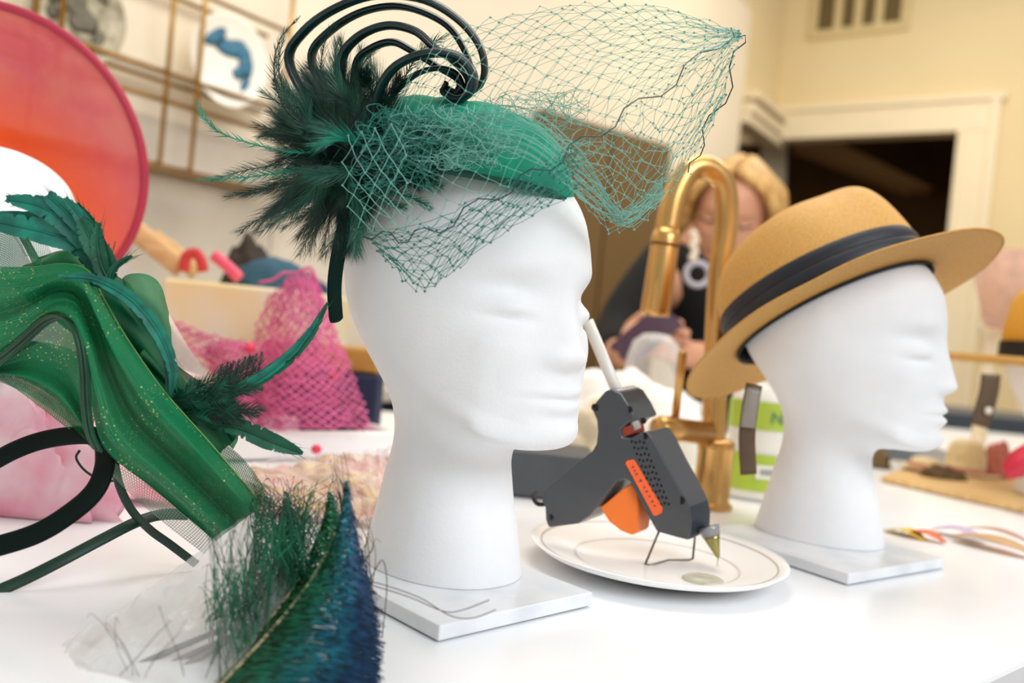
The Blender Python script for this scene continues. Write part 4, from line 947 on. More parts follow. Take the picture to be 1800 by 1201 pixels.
# ---------------------------------------------------------------- faucet
m_brass = mat('brushed_gold_metal', 'D8AA68', 0.27, metal=.95, noise_amt=.12, noise_scale=20)
fb = G(1248, 892)
fau = thing('faucet', (fb.x, fb.y, 0), 'brushed gold gooseneck faucet with a lever standing behind the glue gun', 'faucet')
FY = fb.y
b = MB(); b.tube(cr([Vector((fb.x, FY, .012))] + PP([(1254, 800, FY), (1258, 640, FY), (1266, 480, FY), (1277, 390, FY), (1272, 325, FY - .005), (1245, 296, FY - .012), (1212, 300, FY - .02), (1186, 345, FY - .025), (1172, 410, FY - .028)]), 60), .0132, 20); b.build('gooseneck', m_brass, fau)
b = MB(); b.tube(PP([(1173, 404, FY - .028), (1170, 420, FY - .028), (1152, 545, FY - .03), (1151, 556, FY - .03)]), [.0135, .0152, .0160, .0150], 20); sh = b.build('spray_head', m_brass, fau)
b = MB(); b.tube(PP([(1169, 428, FY - .028), (1168, 434, FY - .028)]), .0158, 20); b.build('seam_ring', mat('dark_gold_ring', '7C5228', .3, metal=.9), sh)
b = MB(); b.lathe([(.024, 0.0), (.024, .004), (.0215, .006), (.0195, .008), (.0195, .062), (.0205, .066), (.0205, .072), (.0165, .076)], 28, Matrix.Translation((fb.x, FY, 0))); b.build('base_column', m_brass, fau)
c0 = P(1246, 762, FY - .012); c1 = P(1152, 752, FY - .045)
b = MB(); b.tube([c0, c0.lerp(c1, .6), c0.lerp(c1, .62), c0.lerp(c1, .9), c1], [.0125, .0125, .0138, .0138, .0105], 22); b.build('valve_barrel', m_brass, fau)
h0 = P(1186, 742, FY - .03); h1 = P(1200, 618, FY - .03)
b = MB(); b.tube([h0, h0.lerp(h1, .93), h1], [.0042, .0050, .0046], 14); b.build('lever', m_brass, fau)

# green labelled bottle
bb = G(1345, 884); m_bw = mat('white_bottle_plastic', 'F2F1EA', .3, noise_amt=.02); m_lime = mat('lime_label', 'B7D24A', .4, noise_amt=.08)
bot_ = thing('cleaner_bottle', (bb.x, bb.y + .025, 0), 'white bottle with a lime green label behind the fedora neck', 'bottle')
Tb = Matrix.Translation((bb.x, bb.y + .025, 0))
b = MB(); b.lathe([(.040, .001), (.045, .006), (.045, .115), (.040, .130), (.020, .140), (.014, .143), (.014, .155)], 32, Tb, sy=.62); b.build('bottle_body', m_bw, bot_)
b = MB(); b.lathe([(.0160, .154), (.0160, .172), (.013, .175)], 20, Tb); b.build('cap', mat('green_cap', '7FA83A', .4), bot_)
for z0, z1 in ((.012, .056), (.085, .118)):
    b = MB(); b.lathe([(.0456, z0), (.0456, z1)], 40, Tb, sy=.64, cap=False); lb = b.build('label_band', m_lime, bot_)
b = MB(); b.box((bb.x + .002, bb.y + .025 - .0296, .036), (.036, .0015, .016)); wt = b.build('white_panel', m_bw, bot_, smooth=False)
for k in range(7):
    b = MB(); b.box((bb.x - .010 + k * .0032, bb.y + .025 - .0308, .036), (.0018, .0006, .007)); b.build('printed_mark', mat('grey_print', '8A9098', .5) if k == 0 else bpy.data.materials['grey_print'], wt, smooth=False)
tc = bpy.data.curves.new('lettering', 'FONT'); tc.body = 'NE'; tc.size = .020; tc.extrude = .0003; tc.align_x = 'CENTER'
to = bpy.data.objects.new('lettering', tc); C.objects.link(to); to.parent = bot_; to.rotation_euler = (PI / 2, 0, 0)
to.location = Vector((bb.x + .008, bb.y - .0052, .0935)) - bot_.location; tc.materials.append(mat('green_grey_print', '5E8E78', .5))
bpy.context.view_layer.update()
lm = bpy.data.meshes.new_from_object(to); lo = bpy.data.objects.new('printed_letters', lm); C.objects.link(lo); lo.parent = bot_; lo.location = to.location; lo.rotation_euler = to.rotation_euler
bpy.data.objects.remove(to)

# crumpled white cloth and a clear cup behind the gun
m_cloth = mat('white_cloth', 'F6F1EA', .8, noise_amt=.03)
def blob_sheet(cx, cy, cz, rx, ry, rz_, seed, amp, mm, name, label, cat, nu=48, nv=24, ridge=2.5, group=None):
    b = MB(); vs = []; fs = []
    for i in range(nv + 1):
        th = (i / nv) * PI / 2 * .998
        for j in range(nu):
            ph = 2 * PI * j / nu; d = Vector((math.cos(ph) * math.cos(th), math.sin(ph) * math.cos(th), math.sin(th)))
            q = 1 + amp * (noise.noise(d * ridge + Vector((seed, 0, 0))) + .5 * abs(noise.noise(d * ridge * 2.3 + Vector((0, seed, 0)))))
            vs.append((d.x * rx * q, d.y * ry * q, d.z * rz_ * q))
    b.add(vs, [(i * nu + k, i * nu + (k + 1) % nu, (i + 1) * nu + (k + 1) % nu, (i + 1) * nu + k) for i in range(nv) for k in range(nu)] + [tuple(nu - 1 - k for k in range(nu)), tuple(nv * nu + k for k in range(nu))])
    o = b.build(name, mm, None); o.location = (cx, cy, cz); return tag(o, label, cat, group)
c_ = G(1105, 790); blob_sheet(P(1105, 700, 1.22).x, 1.22, .001,   .13, .08, .112, 3.1, .3, m_cloth, 'white_cloth', 'crumpled white cloth heaped behind the glue gun', 'cloth')
c_ = P(1040, 740, 1.05); blob_sheet(c_.x, 1.05, .001, .045, .04, .085, 8.1, .3, mat('cream_cloth', 'F0E2C4', .7), 'cream_cloth', 'small cream cloth bundle between the centre face and the glue gun grip', 'cloth')
c_ = P(1148, 650, 1.36); b = MB()
b.lathe([(.0001, .10), (.020, .098), (.036, .085), (.044, .055), (.048, 0)], 28, Matrix.Translation((c_.x, 1.36, .09)), cap=False)
cup = b.build('plastic_cup', m_clear, None, origin=(c_.x, 1.36, .09)); tag(cup, 'upturned clear plastic cup above the white cloth, below the phone', 'cup')
b = MB(); b.box((c_.x, 1.36, .0455), (.14, .12, .089)); tag(b.build('white_carton', m_cloth, None, bevel=.004, origin=(c_.x, 1.36, 0)), 'white carton under the clear plastic cup', 'box')
# ---------------------------------------------------------------- pink hat on the left head
def sina(name, c1, c2, c3, cen, R):
    m = weave_mat(name, c1, .72, .98, 700, 700, rough=.6, col2=c2, line_w=.5); return m
m_sin = weave_mat('pink_orange_sinamay', 'DC5C66', .74, .98, 520, 520, rough=.6, col2='E0706A', line_w=.5)
nt = m_sin.node_tree; b_ = nt.nodes['Principled BSDF']; gm = nt.nodes.new('ShaderNodeNewGeometry'); sb = nt.nodes.new('ShaderNodeVectorMath'); sb.operation = 'DISTANCE'
sb.inputs[1].default_value = P(-60, 430, .86); nt.links.new(gm.outputs['Position'], sb.inputs[0])
mr_ = nt.nodes.new('ShaderNodeMapRange'); mr_.inputs[1].default_value = .115; mr_.inputs[2].default_value = .185; nt.links.new(sb.outputs['Value'], mr_.inputs[0])
mx_2 = nt.nodes.new('ShaderNodeMix'); mx_2.data_type = 'RGBA'; nt.links.new(mr_.outputs[0], mx_2.inputs[0]); mx_2.inputs[6].default_value = lin('FA5A1E')
nt.links.new(b_.inputs['Base Color'].links[0].from_socket, mx_2.inputs[7]); nt.links.new(mx_2.outputs[2], b_.inputs['Base Color'])
m_sin2 = m_sin
m_rimp = mat('raspberry_rim', 'B8304A', .6, noise_amt=.1)
pk = thing('saucer_hat', P(-20, 275, .84), 'pink and orange woven saucer hat with raspberry rim on the left foam head', 'hat')
pcx, pcy, PY = -22, 285, .84
pk_c = P(pcx, pcy, PY); ax = Vector((-.12, 1, .25)).normalized(); ux = Vector((1, .12, 0)).normalized(); uz = ux.cross(ax).normalized(); uz = -uz if uz.z < 0 else uz; ux = ux
Rr = 265 / 1500 * PY
def disc(t, k, n): th = 2 * PI * k / n; rr_ = Rr * t; dep = -.03 * (1 - t) ** 1.2 * -1; return pk_c + ux * math.cos(th) * rr_ + uz * math.sin(th) * rr_ + ax * (.045 * (1 - t) ** 1.5)
n = 96
for (t0, t1, mm, nm) in ((.60, 1.0, m_sin, 'brim'), (.02, .60, m_sin2, 'crown')):
    b = MB(); b.grid([[disc(t0 + (t1 - t0) * i / 14, k, n) for k in range(n + 1)] for i in range(15)]); b.build(nm, mm, pk)
b = MB(); b.tube([disc(1.0, k, 120) for k in range(121)], .0042, 10, cap=False); b.build('rim', m_rimp, pk)
# pale veil dome peeping out beside the organza
m_veil = weave_mat('pale_pink_tulle', 'EFDDD8', .55, .95, 500, 500, rough=.6)
b = MB(); S = patch([PP(r_) for r_ in [[(185, 462, .66), (215, 466, .655), (250, 486, .655), (285, 530, .66)], [(185, 520, .65), (225, 530, .645), (285, 560, .645), (325, 600, .65)], [(190, 620, .65), (260, 640, .645), (320, 650, .645), (372, 668, .65)]]], 24, 16)
b.grid(S); tag(b.build('tulle_veil', m_veil, None, origin=P(250, 560, .65)), 'pale pink tulle puff behind the right side of the organza', 'tulle')

# pink dyed tissue spread behind the headband
m_tis = mat('pink_dyed_tissue', 'F6DDE2', .6, noise_scale=14, col2='EE93AC')
b = MB(); g0 = [[None] * 60 for _ in range(40)]
for i in range(40):
    for j in range(60):
        y = .70 + i / 39 * .38; x = y * (-.72 + j / 59 * .36)
        z = .006 + .05 * max(0, noise.noise(Vector((x * 9, y * 9, 2.2)))) + .012 * abs(noise.noise(Vector((x * 28, y * 28, 5)))) + .07 * (i / 39) ** 1.5
        g0[i][j] = Vector((x, y, max(z, .003)))
b.grid(g0); tag(b.build('dyed_tissue', m_tis, None, solid=.001, origin=(-.3, .85, 0)), 'crumpled tissue dyed pink and white on the worktop at left', 'tissue')

blob_sheet(P(0, 800, .63).x, .643, .001, .066, .014, .090, 3.3, .45, m_tis, 'tissue_ball', 'pink stained tissue bundle at the left edge behind the upper satin band', 'tissue')
# white tray rim with netting heaped behind it
m_white = mat('white_enamel', 'F6F2F0', .25, noise_amt=.02)
ta = G(372, 812); tb = G(700, 806); tdir = Vector((tb.x - ta.x, tb.y - ta.y, 0)).normalized(); tn = Vector((-tdir.y, tdir.x, 0)); tm = Matrix((tdir, tn, Vector((0, 0, 1)))).transposed(); tl = (tb - ta).length
tray = thing('white_tray', ta + tdir * (tl / 2) + tn * .065, 'long white enamel tray with a raised rim in front of the pink netting', 'tray')
c0 = ta + tdir * (tl / 2)
for (off_, w_, d_) in (((0, 0), tl, .012), ((0, .13), tl, .012)):
    b = MB(); b.box(c0 + tn * off_[1] + Vector((0, 0, .018)), (w_, d_, .032), tm); b.build('side_wall', m_white, tray, bevel=.004)
for s_ in (-1, 1):
    b = MB(); b.box(c0 + tn * .065 + tdir * s_ * (tl / 2 - .006) + Vector((0, 0, .018)), (.012, .119, .032), tm); b.build('end_wall', m_white, tray, bevel=.004)
b = MB(); b.box(c0 + tn * .065 + Vector((0, 0, .003)), (tl - .024, .118, .004), tm); b.build('floor_plate', m_white, tray)
m_dot = mat('coral_red_dot', 'F0405E', .5)
for (x, y, nm) in ((556, 790, 0), (587, 658, 1), (440, 612, 1), (8, 712, 2)):
    YY = {0: ta.y - .012, 1: 1.0, 2: .80}[nm]
    p = P(x, y, YY); b = MB(); b.lathe([(.0001, -.0055), (.004, -.004), (.0062, 0), (.004, .004), (.0001, .0055)], 14, Matrix.Translation(p)); 
    o = b.build('pompom', m_dot, None, origin=p)
    tag(o, {556: 'coral pompom on the white tray rim', 587: 'coral pompom caught in the right side of the pink netting', 440: 'coral pompom in the netting above the long green feather', 8: 'red pompom on the dyed tissue at the left edge'}[x], 'pompom')
m_pnet = mat('hot_pink_netting', 'E0669A', .6, noise_amt=.25, noise_scale=20)
pn = thing('pink_netting', G(540, 770), 'peaked heap of hot pink open netting behind the white tray', 'netting')
def pnet(rows, nu, nv, rad, seed):
    S = patch([PP(r_) for r_ in rows], nu, nv); rr = random.Random(seed); b = MB(); D = {}
    for i in range(nv):
        for j in range(nu):
            if (i + j) % 2 == 0: D[i, j] = S[i][j] + Vector([rr.gauss(0, .0012) for _ in range(3)])
    for (i, j), p in D.items():
        for di, dj in ((1, 1), (1, -1)):
            q = D.get((i + di, j + dj))
            if q is not None and (q - p).length > 1e-4: b.tube([p, q], rad, 4, cap=False)
    o = b.build('net_layer', m_pnet, pn, smooth=False); o['kind'] = 'stuff'
YN = 1.02
pnet([[(500, 492, YN), (520, 482, YN), (540, 476, YN), (556, 490, YN)], [(470, 580, YN), (510, 580, YN - .03), (560, 580, YN - .02), (592, 580, YN)], [(440, 660, YN), (500, 670, YN - .05), (570, 670, YN - .04), (625, 665, YN)], [(410, 752, YN), (480, 756, YN - .06), (570, 756, YN - .05), (655, 752, YN)]], 24, 38, .0011, 1)
pnet([[(470, 520, YN + .03), (510, 495, YN + .03), (550, 490, YN + .03)], [(430, 640, YN + .05), (520, 640, YN + .06), (610, 640, YN + .05)], [(400, 752, YN + .06), (520, 752, YN + .08), (650, 752, YN + .06)]], 22, 30, .0011, 2)
pnet([[(360, 610, YN), (400, 600, YN - .02), (450, 612, YN)], [(370, 680, YN), (420, 680, YN - .04), (480, 690, YN)], [(380, 755, YN), (430, 758, YN - .04), (500, 756, YN)]], 18, 24, .0012, 3)
pnet([[(300, 560, YN + .02), (380, 590, YN), (480, 600, YN), (560, 590, YN)], [(340, 640, YN), (420, 660, YN - .02), (500, 660, YN - .02), (580, 650, YN)]], 26, 14, .0011, 4)
b = MB(); b.tube(cr(PP([(455, 497, YN), (480, 492, YN), (498, 480, YN), (520, 480, YN), (545, 470, YN), (556, 492, YN)]), 20), .0018, 6); b.build('net_edge', m_pnet, pn)
# pile behind the netting: storage box with cloth, boxes and craft bits on top
m_bin = mat('milky_bin_plastic', 'E6DCC0', .3, noise_scale=9, col2='E8D49A')
def ybox(px0, px1, py0, py1, Y, dep, mm, name, label, cat, z0=None, bevel=.006, rz=0.0, group=None):
    p0 = P(px0, py1, Y); p1 = P(px1, py0, Y); zb = p0.z if z0 is None else z0; zt_ = P((px0 + px1) / 2, py0, Y).z
    b = MB(); c = Vector(((p0.x + p1.x) / 2, Y + dep / 2, (zb + zt_) / 2)); b.box((0, 0, (zt_ - zb) / 2), (abs(p1.x - p0.x), dep, zt_ - zb))
    o = b.build(name, mm, None, bevel=bevel); o.location = (c.x, c.y, zb); o.rotation_euler = (0, 0, rz); return tag(o, label, cat, group)
bin_ = ybox(262, 560, 500, 745, 1.18, .24, m_bin, 'storage_bin', 'milky storage bin filled with yellowish cloth behind the pink netting', 'bin', z0=.001)
zb_ = bin_.location.z + bin_.dimensions.z
bt = P(410, 500, 1.18).z + .001
ybox(395, 668, 648, 752, 1.115, .055, mat('navy_fabric', '1B2440', .8), 'fabric_box', 'navy fabric box between the netting and the centre head neck', 'box', z0=.001)
fz_ = P(531, 648, 1.115).z + .001
ybox(470, 668, 605, 648, 1.12, .045, mat('ochre_card', 'B98A3C', .6), 'card_box', 'ochre card box on top of the navy fabric box', 'box', z0=fz_)
m_wood = mat('pale_wood', 'E3BC86', .6, noise_scale=30, col2='CFA268', stretch=(1, 8, 8))
def stick(pts, w_, mm, name, label, cat, flat=.35, group=None, up=(0, -1, 0)):
    P_ = PP(pts); zmin = min(p.z for p in P_); sh = Vector((0, 0, bt + w_ * 1.02 - zmin)) if zmin < bt + w_ else Vector((0, 0, 0))
    P_ = [p + sh for p in P_]; b = MB(); b.tube(cr(P_, 12), w_, 10, flat=flat, up=up); return tag(b.build(name, mm, None, origin=P_[0]), label, cat, group)
stick([(232, 420, 1.24), (275, 455, 1.24), (318, 490, 1.24)], .016, m_wood, 'wooden_spatula', 'left one of two pale wooden sticks lying on the bin', 'stick')
stick([(268, 424, 1.30), (310, 455, 1.30), (345, 488, 1.30)], .013, m_wood, 'wooden_spatula', 'right one of two pale wooden sticks, leaning behind the red bow', 'stick')
m_red = mat('red_ribbon', 'D03A38', .5)
b = MB(); q = PP([(322, 492, 1.22), (326, 466, 1.22), (342, 460, 1.22), (352, 472, 1.22), (356, 492, 1.22)]); dz = bt + .011 - min(p.z for p in q); q = [p + Vector((0, 0, max(dz, 0))) for p in q]
b.tube(cr(q, 20), .008, 8, flat=.5, up=(0, -1, 0)); tag(b.build('ribbon_bow', m_red, None, origin=q[0]), 'red looped ribbon bow on top of the milky bin', 'ribbon')
stick([(374, 458, 1.21), (398, 478, 1.21), (420, 500, 1.21)], .0085, mat('coral_pink_plastic', 'F4607A', .4), 'craft_knife', 'coral pink handled tool resting on the bin beside the blue dome', 'tool', flat=.6)
blob_sheet(P(475, 490, 1.33).x, 1.34, bt, .062, .05, .048, 2.2, .1, mat('petrol_blue_felt', '2A5568', .8), 'felt_hat_body', 'petrol blue felt dome behind the peak of the pink netting', 'hat')
blob_sheet(P(425, 440, 1.40).x, 1.43, bt, .035, .03, .075, 5.2, .3, mat('dark_brown_fabric', '3A3026', .8), 'fabric_roll', 'dark brown fabric bundle behind the petrol blue dome', 'fabric')
c_ = P(545, 500, 1.47); blob_sheet(c_.x, 1.47, .20, .034, .03, .03, 6.2, .15, mat('navy_felt', '26305C', .8), 'felt_scrap', 'navy felt scrap between netting peak and headband end', 'fabric')
b = MB(); b.box((c_.x, 1.475, .1), (.06, .06, .199)); tag(b.build('grey_carton', mat('grey_card', 'B9B0A0', .7), None, bevel=.002, origin=(c_.x, 1.475, 0)), 'grey carton standing behind the netting, under the navy felt scrap', 'box')
# crinkled cellophane bag left of the neck base
cb = thing('cellophane_bag', G(610, 900), 'crinkled cellophane bag with pink and gold scraps beside the centre neck', 'bag')
def cb_sheet(rows, seed, amp, nm, mm=None):
    S = patch([PP(r_) for r_ in rows], 46, 30)
    for i in range(30):
        for j in range(46): S[i][j] += Vector((0, -1, .8)) * amp * (abs(noise.noise(Vector((j / 46 * 8, i / 30 * 6, seed)))) * 2 + noise.noise(Vector((j / 46 * 3, i / 30 * 3, seed + 3))))
    b = MB(); b.grid(S); return b.build(nm, mm or m_clear, cb, smooth=False)
cb_sheet([[(440, 815, .80), (540, 805, .80), (640, 795, .78), (690, 785, .78)], [(450, 850, .74), (540, 850, .72), (640, 850, .70), (690, 860, .70)], [(460, 900, .68), (540, 920, .66), (640, 930, .66), (690, 930, .66)]], 2, .006, 'film')
m_scr = mat('pink_gold_scraps', 'E2C690', .6, noise_scale=22, col2='D8A0A0')
cb_sheet([[(440, 825, .84), (540, 815, .84), (640, 805, .83), (690, 805, .83)], [(450, 850, .78), (540, 850, .78), (640, 850, .76), (690, 860, .76)], [(460, 890, .71), (540, 905, .70), (640, 915, .70), (690, 915, .70)]], 6, .006, 'scraps', m_scr)

# ---------------------------------------------------------------- brass shelf rack and plates on the left wall
m_rail = mat('brass_rail', 'B0853A', .3, metal=.75, noise_amt=.1)
rack = thing('wall_rack', L0 + LN * .06 + LD * .2 + Vector((0, 0, .45)), 'brass rail rack with two glass shelves fixed to the left wall', 'rack')
def W(px, py, off=.03):
    d = P(px, py, 1) - CAM; p0 = L0 + LN * off; return CAM + d * ((p0 - CAM).dot(LN) / d.dot(LN))
def Wt(px, py, off=.03): p = W(px, py, off); return (p - L0).dot(LD), p.z
def wl_pt(t, z, off): q = L0 + LD * t + LN * off; return Vector((q.x, q.y, z))
t_r, z_m = Wt(457, 197); t_a, z_m2 = Wt(150, 97); z_mid = (z_m + z_m2) / 2
z_bot = (Wt(243, 293)[1] + Wt(345, 313)[1]) / 2; z_top = Wt(455, 55)[1]
tv = [Wt(472, 90)[0], Wt(317, 100)[0], Wt(262, 100)[0], Wt(76, 20)[0], Wt(30, 10)[0]]
tL = tv[-1] - .5
for z in (z_top, z_mid, z_mid - .06, z_bot):
    for off_ in (.02, .10):
        if z == z_mid - .06 and off_ == .02: continue
        b = MB(); b.tube([wl_pt(tL, z, off_), wl_pt(tv[0], z, off_)], .0055, 8); b.build('rail', m_rail, rack)
for t in tv + [tL]:
    b = MB(); b.tube([wl_pt(t, z_bot if t in tv[:3] else z_mid - .06, .105), wl_pt(t, z_top + .25, .105)], .0055, 8); b.build('upright', m_rail, rack)
for z in (z_mid, z_bot):
    b = MB(); b.box(wl_pt((tL + tv[0]) / 2, z + .008, .06), (tv[0] - tL, .075, .004), LM); b.build('glass_shelf', m_clear, rack, smooth=False)
m_plate = bpy.data.materials.new('white_glaze_blue_birds'); m_plate = mat('white_glaze_blue_birds', 'FBF6E8', .2, noise_amt=.02)
m_blue = mat('slate_blue_glaze', '3F7A96', .3, noise_amt=.25, noise_scale=30)
def wall_plate(px, py, rad, z_lift, mm, label, patches, mp):
    t, z = Wt(px, py, .085); c = wl_pt(t, z, .085); root = thing('display_plate', c - Vector((0, 0, rad)), label, 'plate', None)
    M = Matrix.Translation(c) @ (Matrix((LD, Vector((0, 0, 1)), LN)).transposed().to_4x4())
    b = MB(); b.lathe([(.0001, .004), (rad * .62, .004), (rad * .95, .016), (rad, .018), (rad * .95, .012), (rad * .6, -.001), (.0001, -.001)], 48, M, cap=False); b.build('dish', mm, root)
    for (x, y, w_, h_) in patches:
        w_ *= 1.35; h_ *= 1.45
        b = MB(); b.lathe([(w_, .0052 + .012 * max(0, (math.hypot(x, y) / rad - .62)) * 2), (w_ * .5, .0062 + .012 * max(0, (math.hypot(x, y) / rad - .62)) * 2), (.0001, .0064 + .012 * max(0, (math.hypot(x, y) / rad - .62)) * 2)], 12, M @ Matrix.Translation((x, y, 0)), sy=h_ / w_)
        b.build('painted_mark', mp, root)
    return root
wall_plate(398, 108, .105, 0, m_plate, 'white wall plate painted with slate blue birds on the brass rack', [(-.055, .04, .026, .014), (-.03, .062, .014, .022), (0, .03, .03, .014), (.035, .035, .03, .016), (.055, .005, .020, .022), (.03, -.02, .012, .01), (.055, -.045, .012, .016)], m_blue)
wall_plate(128, 25, .10, 0, mat('grey_lace_plate', 'C9BFA4', .6, noise_scale=40, col2='8C8468'), 'grey patterned plate high on the brass rack, left of the bird plate', [(rnd.uniform(-.06, .06), rnd.uniform(-.07, .06), rnd.uniform(.008, .018), rnd.uniform(.008, .016)) for _ in range(16)], mat('dark_grey_pattern', '6E6858', .6))

# ---------------------------------------------------------------- right-hand background on the island
board = [G(1548, 848), G(1800, 905), G(1920, 880), G(1620, 815)]
b = MB(); b.prism([Vector((p.x, p.y, .001)) for p in board], (0, 0, .008)); o = b.build('wooden_board', mat('tan_board', 'DDBB84', .45, noise_scale=20, col2='CFA768', stretch=(1, 6, 1)), None, smooth=False, bevel=.002, origin=(board[0].x, board[0].y, 0))
tag(o, 'tan wooden board under the small straw shapes at right', 'board')
m_cream = mat('cream_straw', 'E9D2A2', .7, noise_amt=.15, noise_scale=60)
def mini_hat(px, py, Y, rad, hgt, mm, label, z=.0095, lean=0):
    c = P(px, py, Y); T = Matrix.Translation((c.x, Y, z)) @ Matrix.Rotation(lean, 4, 'Y')
    root = thing('miniature_hat', (c.x, Y, z), label, 'hat', 'miniature straw hats on the board')
    b = MB(); b.lathe([(rad, .002), (rad * .98, .004), (rad * .6, .003), (rad * .58, hgt * .5), (rad * .5, hgt * .85), (rad * .3, hgt), (.0001, hgt * 1.02)], 28, T); b.build('crown', mm, root)
    b = MB(); b.lathe([(rad * .605, .004), (rad * .60, .011)], 28, T, cap=False); b.build('band', mat('blush_band', 'D98E7E', .6), root)
mini_hat(1700, 790, 1.40, .052, .055, m_cream, 'cream miniature hat with a tall round crown at right on the board')
mini_hat(1628, 815, 1.38, .045, .022, m_cream, 'low cream miniature hat next to the fedora head neck', lean=.1)
blob_sheet(P(1740, 800, 1.42).x, 1.40, .0095, .026, .022, .05, 4.4, .3, mat('dusty_pink_felt', 'C87868', .8), 'felt_rosette', 'dusty pink rosette behind the cream miniature hat', 'rosette')
blob_sheet(P(1655, 835, 1.32).x, 1.315, .0095, .030, .016, .016, 9.4, .5, mat('brown_wood_scrap', '6A5232', .7), 'bark_scrap', 'dark brown scrap in front of the cream miniature hats', 'scrap')
blob_sheet(P(1566, 800, 1.40).x, 1.44, .001, .018, .016, .030, 1.4, .3, mat('olive_bead', '6E5A34', .6), 'pine_cone', 'small olive-brown cone by the fedora head neck', 'cone')
# right-edge head, with straw hat, tag, red petal and sheer pink hat behind
fx = P(1872, 700, 1.22).x
place_head(Vector((fx, 1.22, .0102)), -100, 'white foam head at the right edge under the tan flat-brimmed hat')
m_straw2 = mat('amber_straw', 'D99C2C', .6, noise_amt=.15, noise_scale=400)
zc = P(1830, 646, 1.22).z
fh = thing('straw_boater', (fx, 1.22, zc), 'amber straw hat with black band and flat brim at the right edge', 'hat')
Tf = Matrix.Translation((fx, 1.22, zc))
b = MB(); b.lathe([(.085, 0), (.084, .05), (.076, .095), (.060, .118), (.03, .125), (.0001, .126)], 48, Tf, sy=1.1); b.build('crown', m_straw2, fh)
b = MB(); b.lathe([(.085, -.001), (.12, .000), (.152, .000), (.153, .010), (.12, .005), (.085, .004)], 64, Tf, sy=1.15, cap=False); b.build('brim', m_straw, fh)
b = MB(); b.lathe([(.0872, .006), (.0868, .034)], 48, Tf, sy=1.1, cap=False); b.build('band', m_sweat, fh)
b = MB(); b.tube(cr(PP([(1742, 658, 1.12), (1738, 690, 1.12), (1722, 750, 1.12)]), 10), .013, 8, flat=.12, up=(0, -1, 0)); tg2 = b.build('hang_tag', m_tagb, fh)
b = MB(); c_ = P(1737, 722, 1.115); b.tube([c_, c_ + Vector((0, -.002, 0))], .005, 12); b.build('tag_stud', mat('pale_stud', 'E0D8C8', .3), tg2)
b = MB(); S = patch([PP(r_) for r_ in [[(1764, 820, 1.10), (1780, 795, 1.10), (1815, 775, 1.10)], [(1768, 835, 1.09), (1790, 815, 1.08), (1820, 800, 1.08)], [(1772, 842, 1.10), (1795, 838, 1.10), (1825, 832, 1.10)]]], 12, 10); b.grid(S)
rp_ = b.build('red_petal', mat('crimson_felt', 'C81E3C', .6), None, solid=.003, origin=P(1790, 842, 1.10)); tag(rp_, 'crimson felt petal at the right edge below the amber hat', 'petal')
m_pinks = weave_mat('sheer_pink', 'DFA89C', .5, .85, 300, 300, rough=.5)
sp_ = thing('sheer_hat', (P(1800, 600, 1.50).x, 1.50, .001), 'sheer dusky pink hat on a cream stand behind the fedora brim', 'hat')
b = MB(); S = patch([PP(r_) for r_ in [[(1700, 440, 1.5), (1760, 436, 1.46), (1850, 445, 1.45), (1920, 450, 1.5)], [(1715, 500, 1.48), (1770, 510, 1.44), (1850, 515, 1.43), (1910, 510, 1.48)], [(1728, 572, 1.48), (1770, 580, 1.45), (1840, 585, 1.45), (1890, 575, 1.48)]]], 24, 14); b.grid(S); b.build('sheer_brim', m_pinks, sp_)
b = MB(); c_ = P(1738, 600, 1.5); b.lathe([(.05, 0), (.05, .006), (.012, .012), (.012, c_.z), (.02, c_.z + .02), (.012, c_.z + .04)], 24, Matrix.Translation((c_.x, 1.5, .001))); b.build('stand', mat('cream_stand', 'EFE0BE', .4), sp_)
# colourful flat papers
cols = [('E8C83A', 'yellow'), ('E4703A', 'orange'), ('C9B4D8', 'lilac'), ('C9A070', 'tan'), ('B98A78', 'dusky rose')]
spec = [((1562, 934), (1625, 952), .012, 'yellow'), ((1590, 940), (1660, 958), .012, 'orange'), ((1640, 936), (1730, 955), .014, 'lilac'), ((1680, 950), (1815, 985), .018, 'tan'), ((1700, 940), (1810, 968), .010, 'dusky rose')]
for k, ((x0, y0), (x1, y1), w_, cn) in enumerate(spec):
    a_ = G(x0, y0); c_ = G(x1, y1); d_ = (c_ - a_); nrm_ = Vector((-d_.y, d_.x, 0)).normalized() * w_; z = .0012 + .0016 * k
    rows = [[a_.lerp(c_, t) + nrm_ * s_ * (.45 + .55 * math.sin(PI * min(1, t + .15)) ** .5) + Vector((0, 0, z + .006 * math.sin(PI * t))) for t in [i / 9 for i in range(10)]] for s_ in (-1, -.5, 0, .5, 1)]
    b = MB(); b.grid(rows); tag(b.build('paper_swatch', mat(cn.replace(' ', '_') + '_paper', cols[k][0], .5, noise_amt=.15, noise_scale=60), None, solid=.0006, origin=(a_.x, a_.y, 0)), cn + ' paper strip in the fanned swatches lying right of the fedora head', 'paper')
# dark low unit beyond the island
b = MB(); b.box((1.75, 3.05, (-.92 + .04) / 2), (1.5, .5, .96)); tag(b.build('low_cabinet', mat('dark_slate_unit', '4A5058', .5), None, bevel=.006, origin=(1.75, 3.05, -.92)), 'dark slate low unit beyond the island at right', 'cabinet')

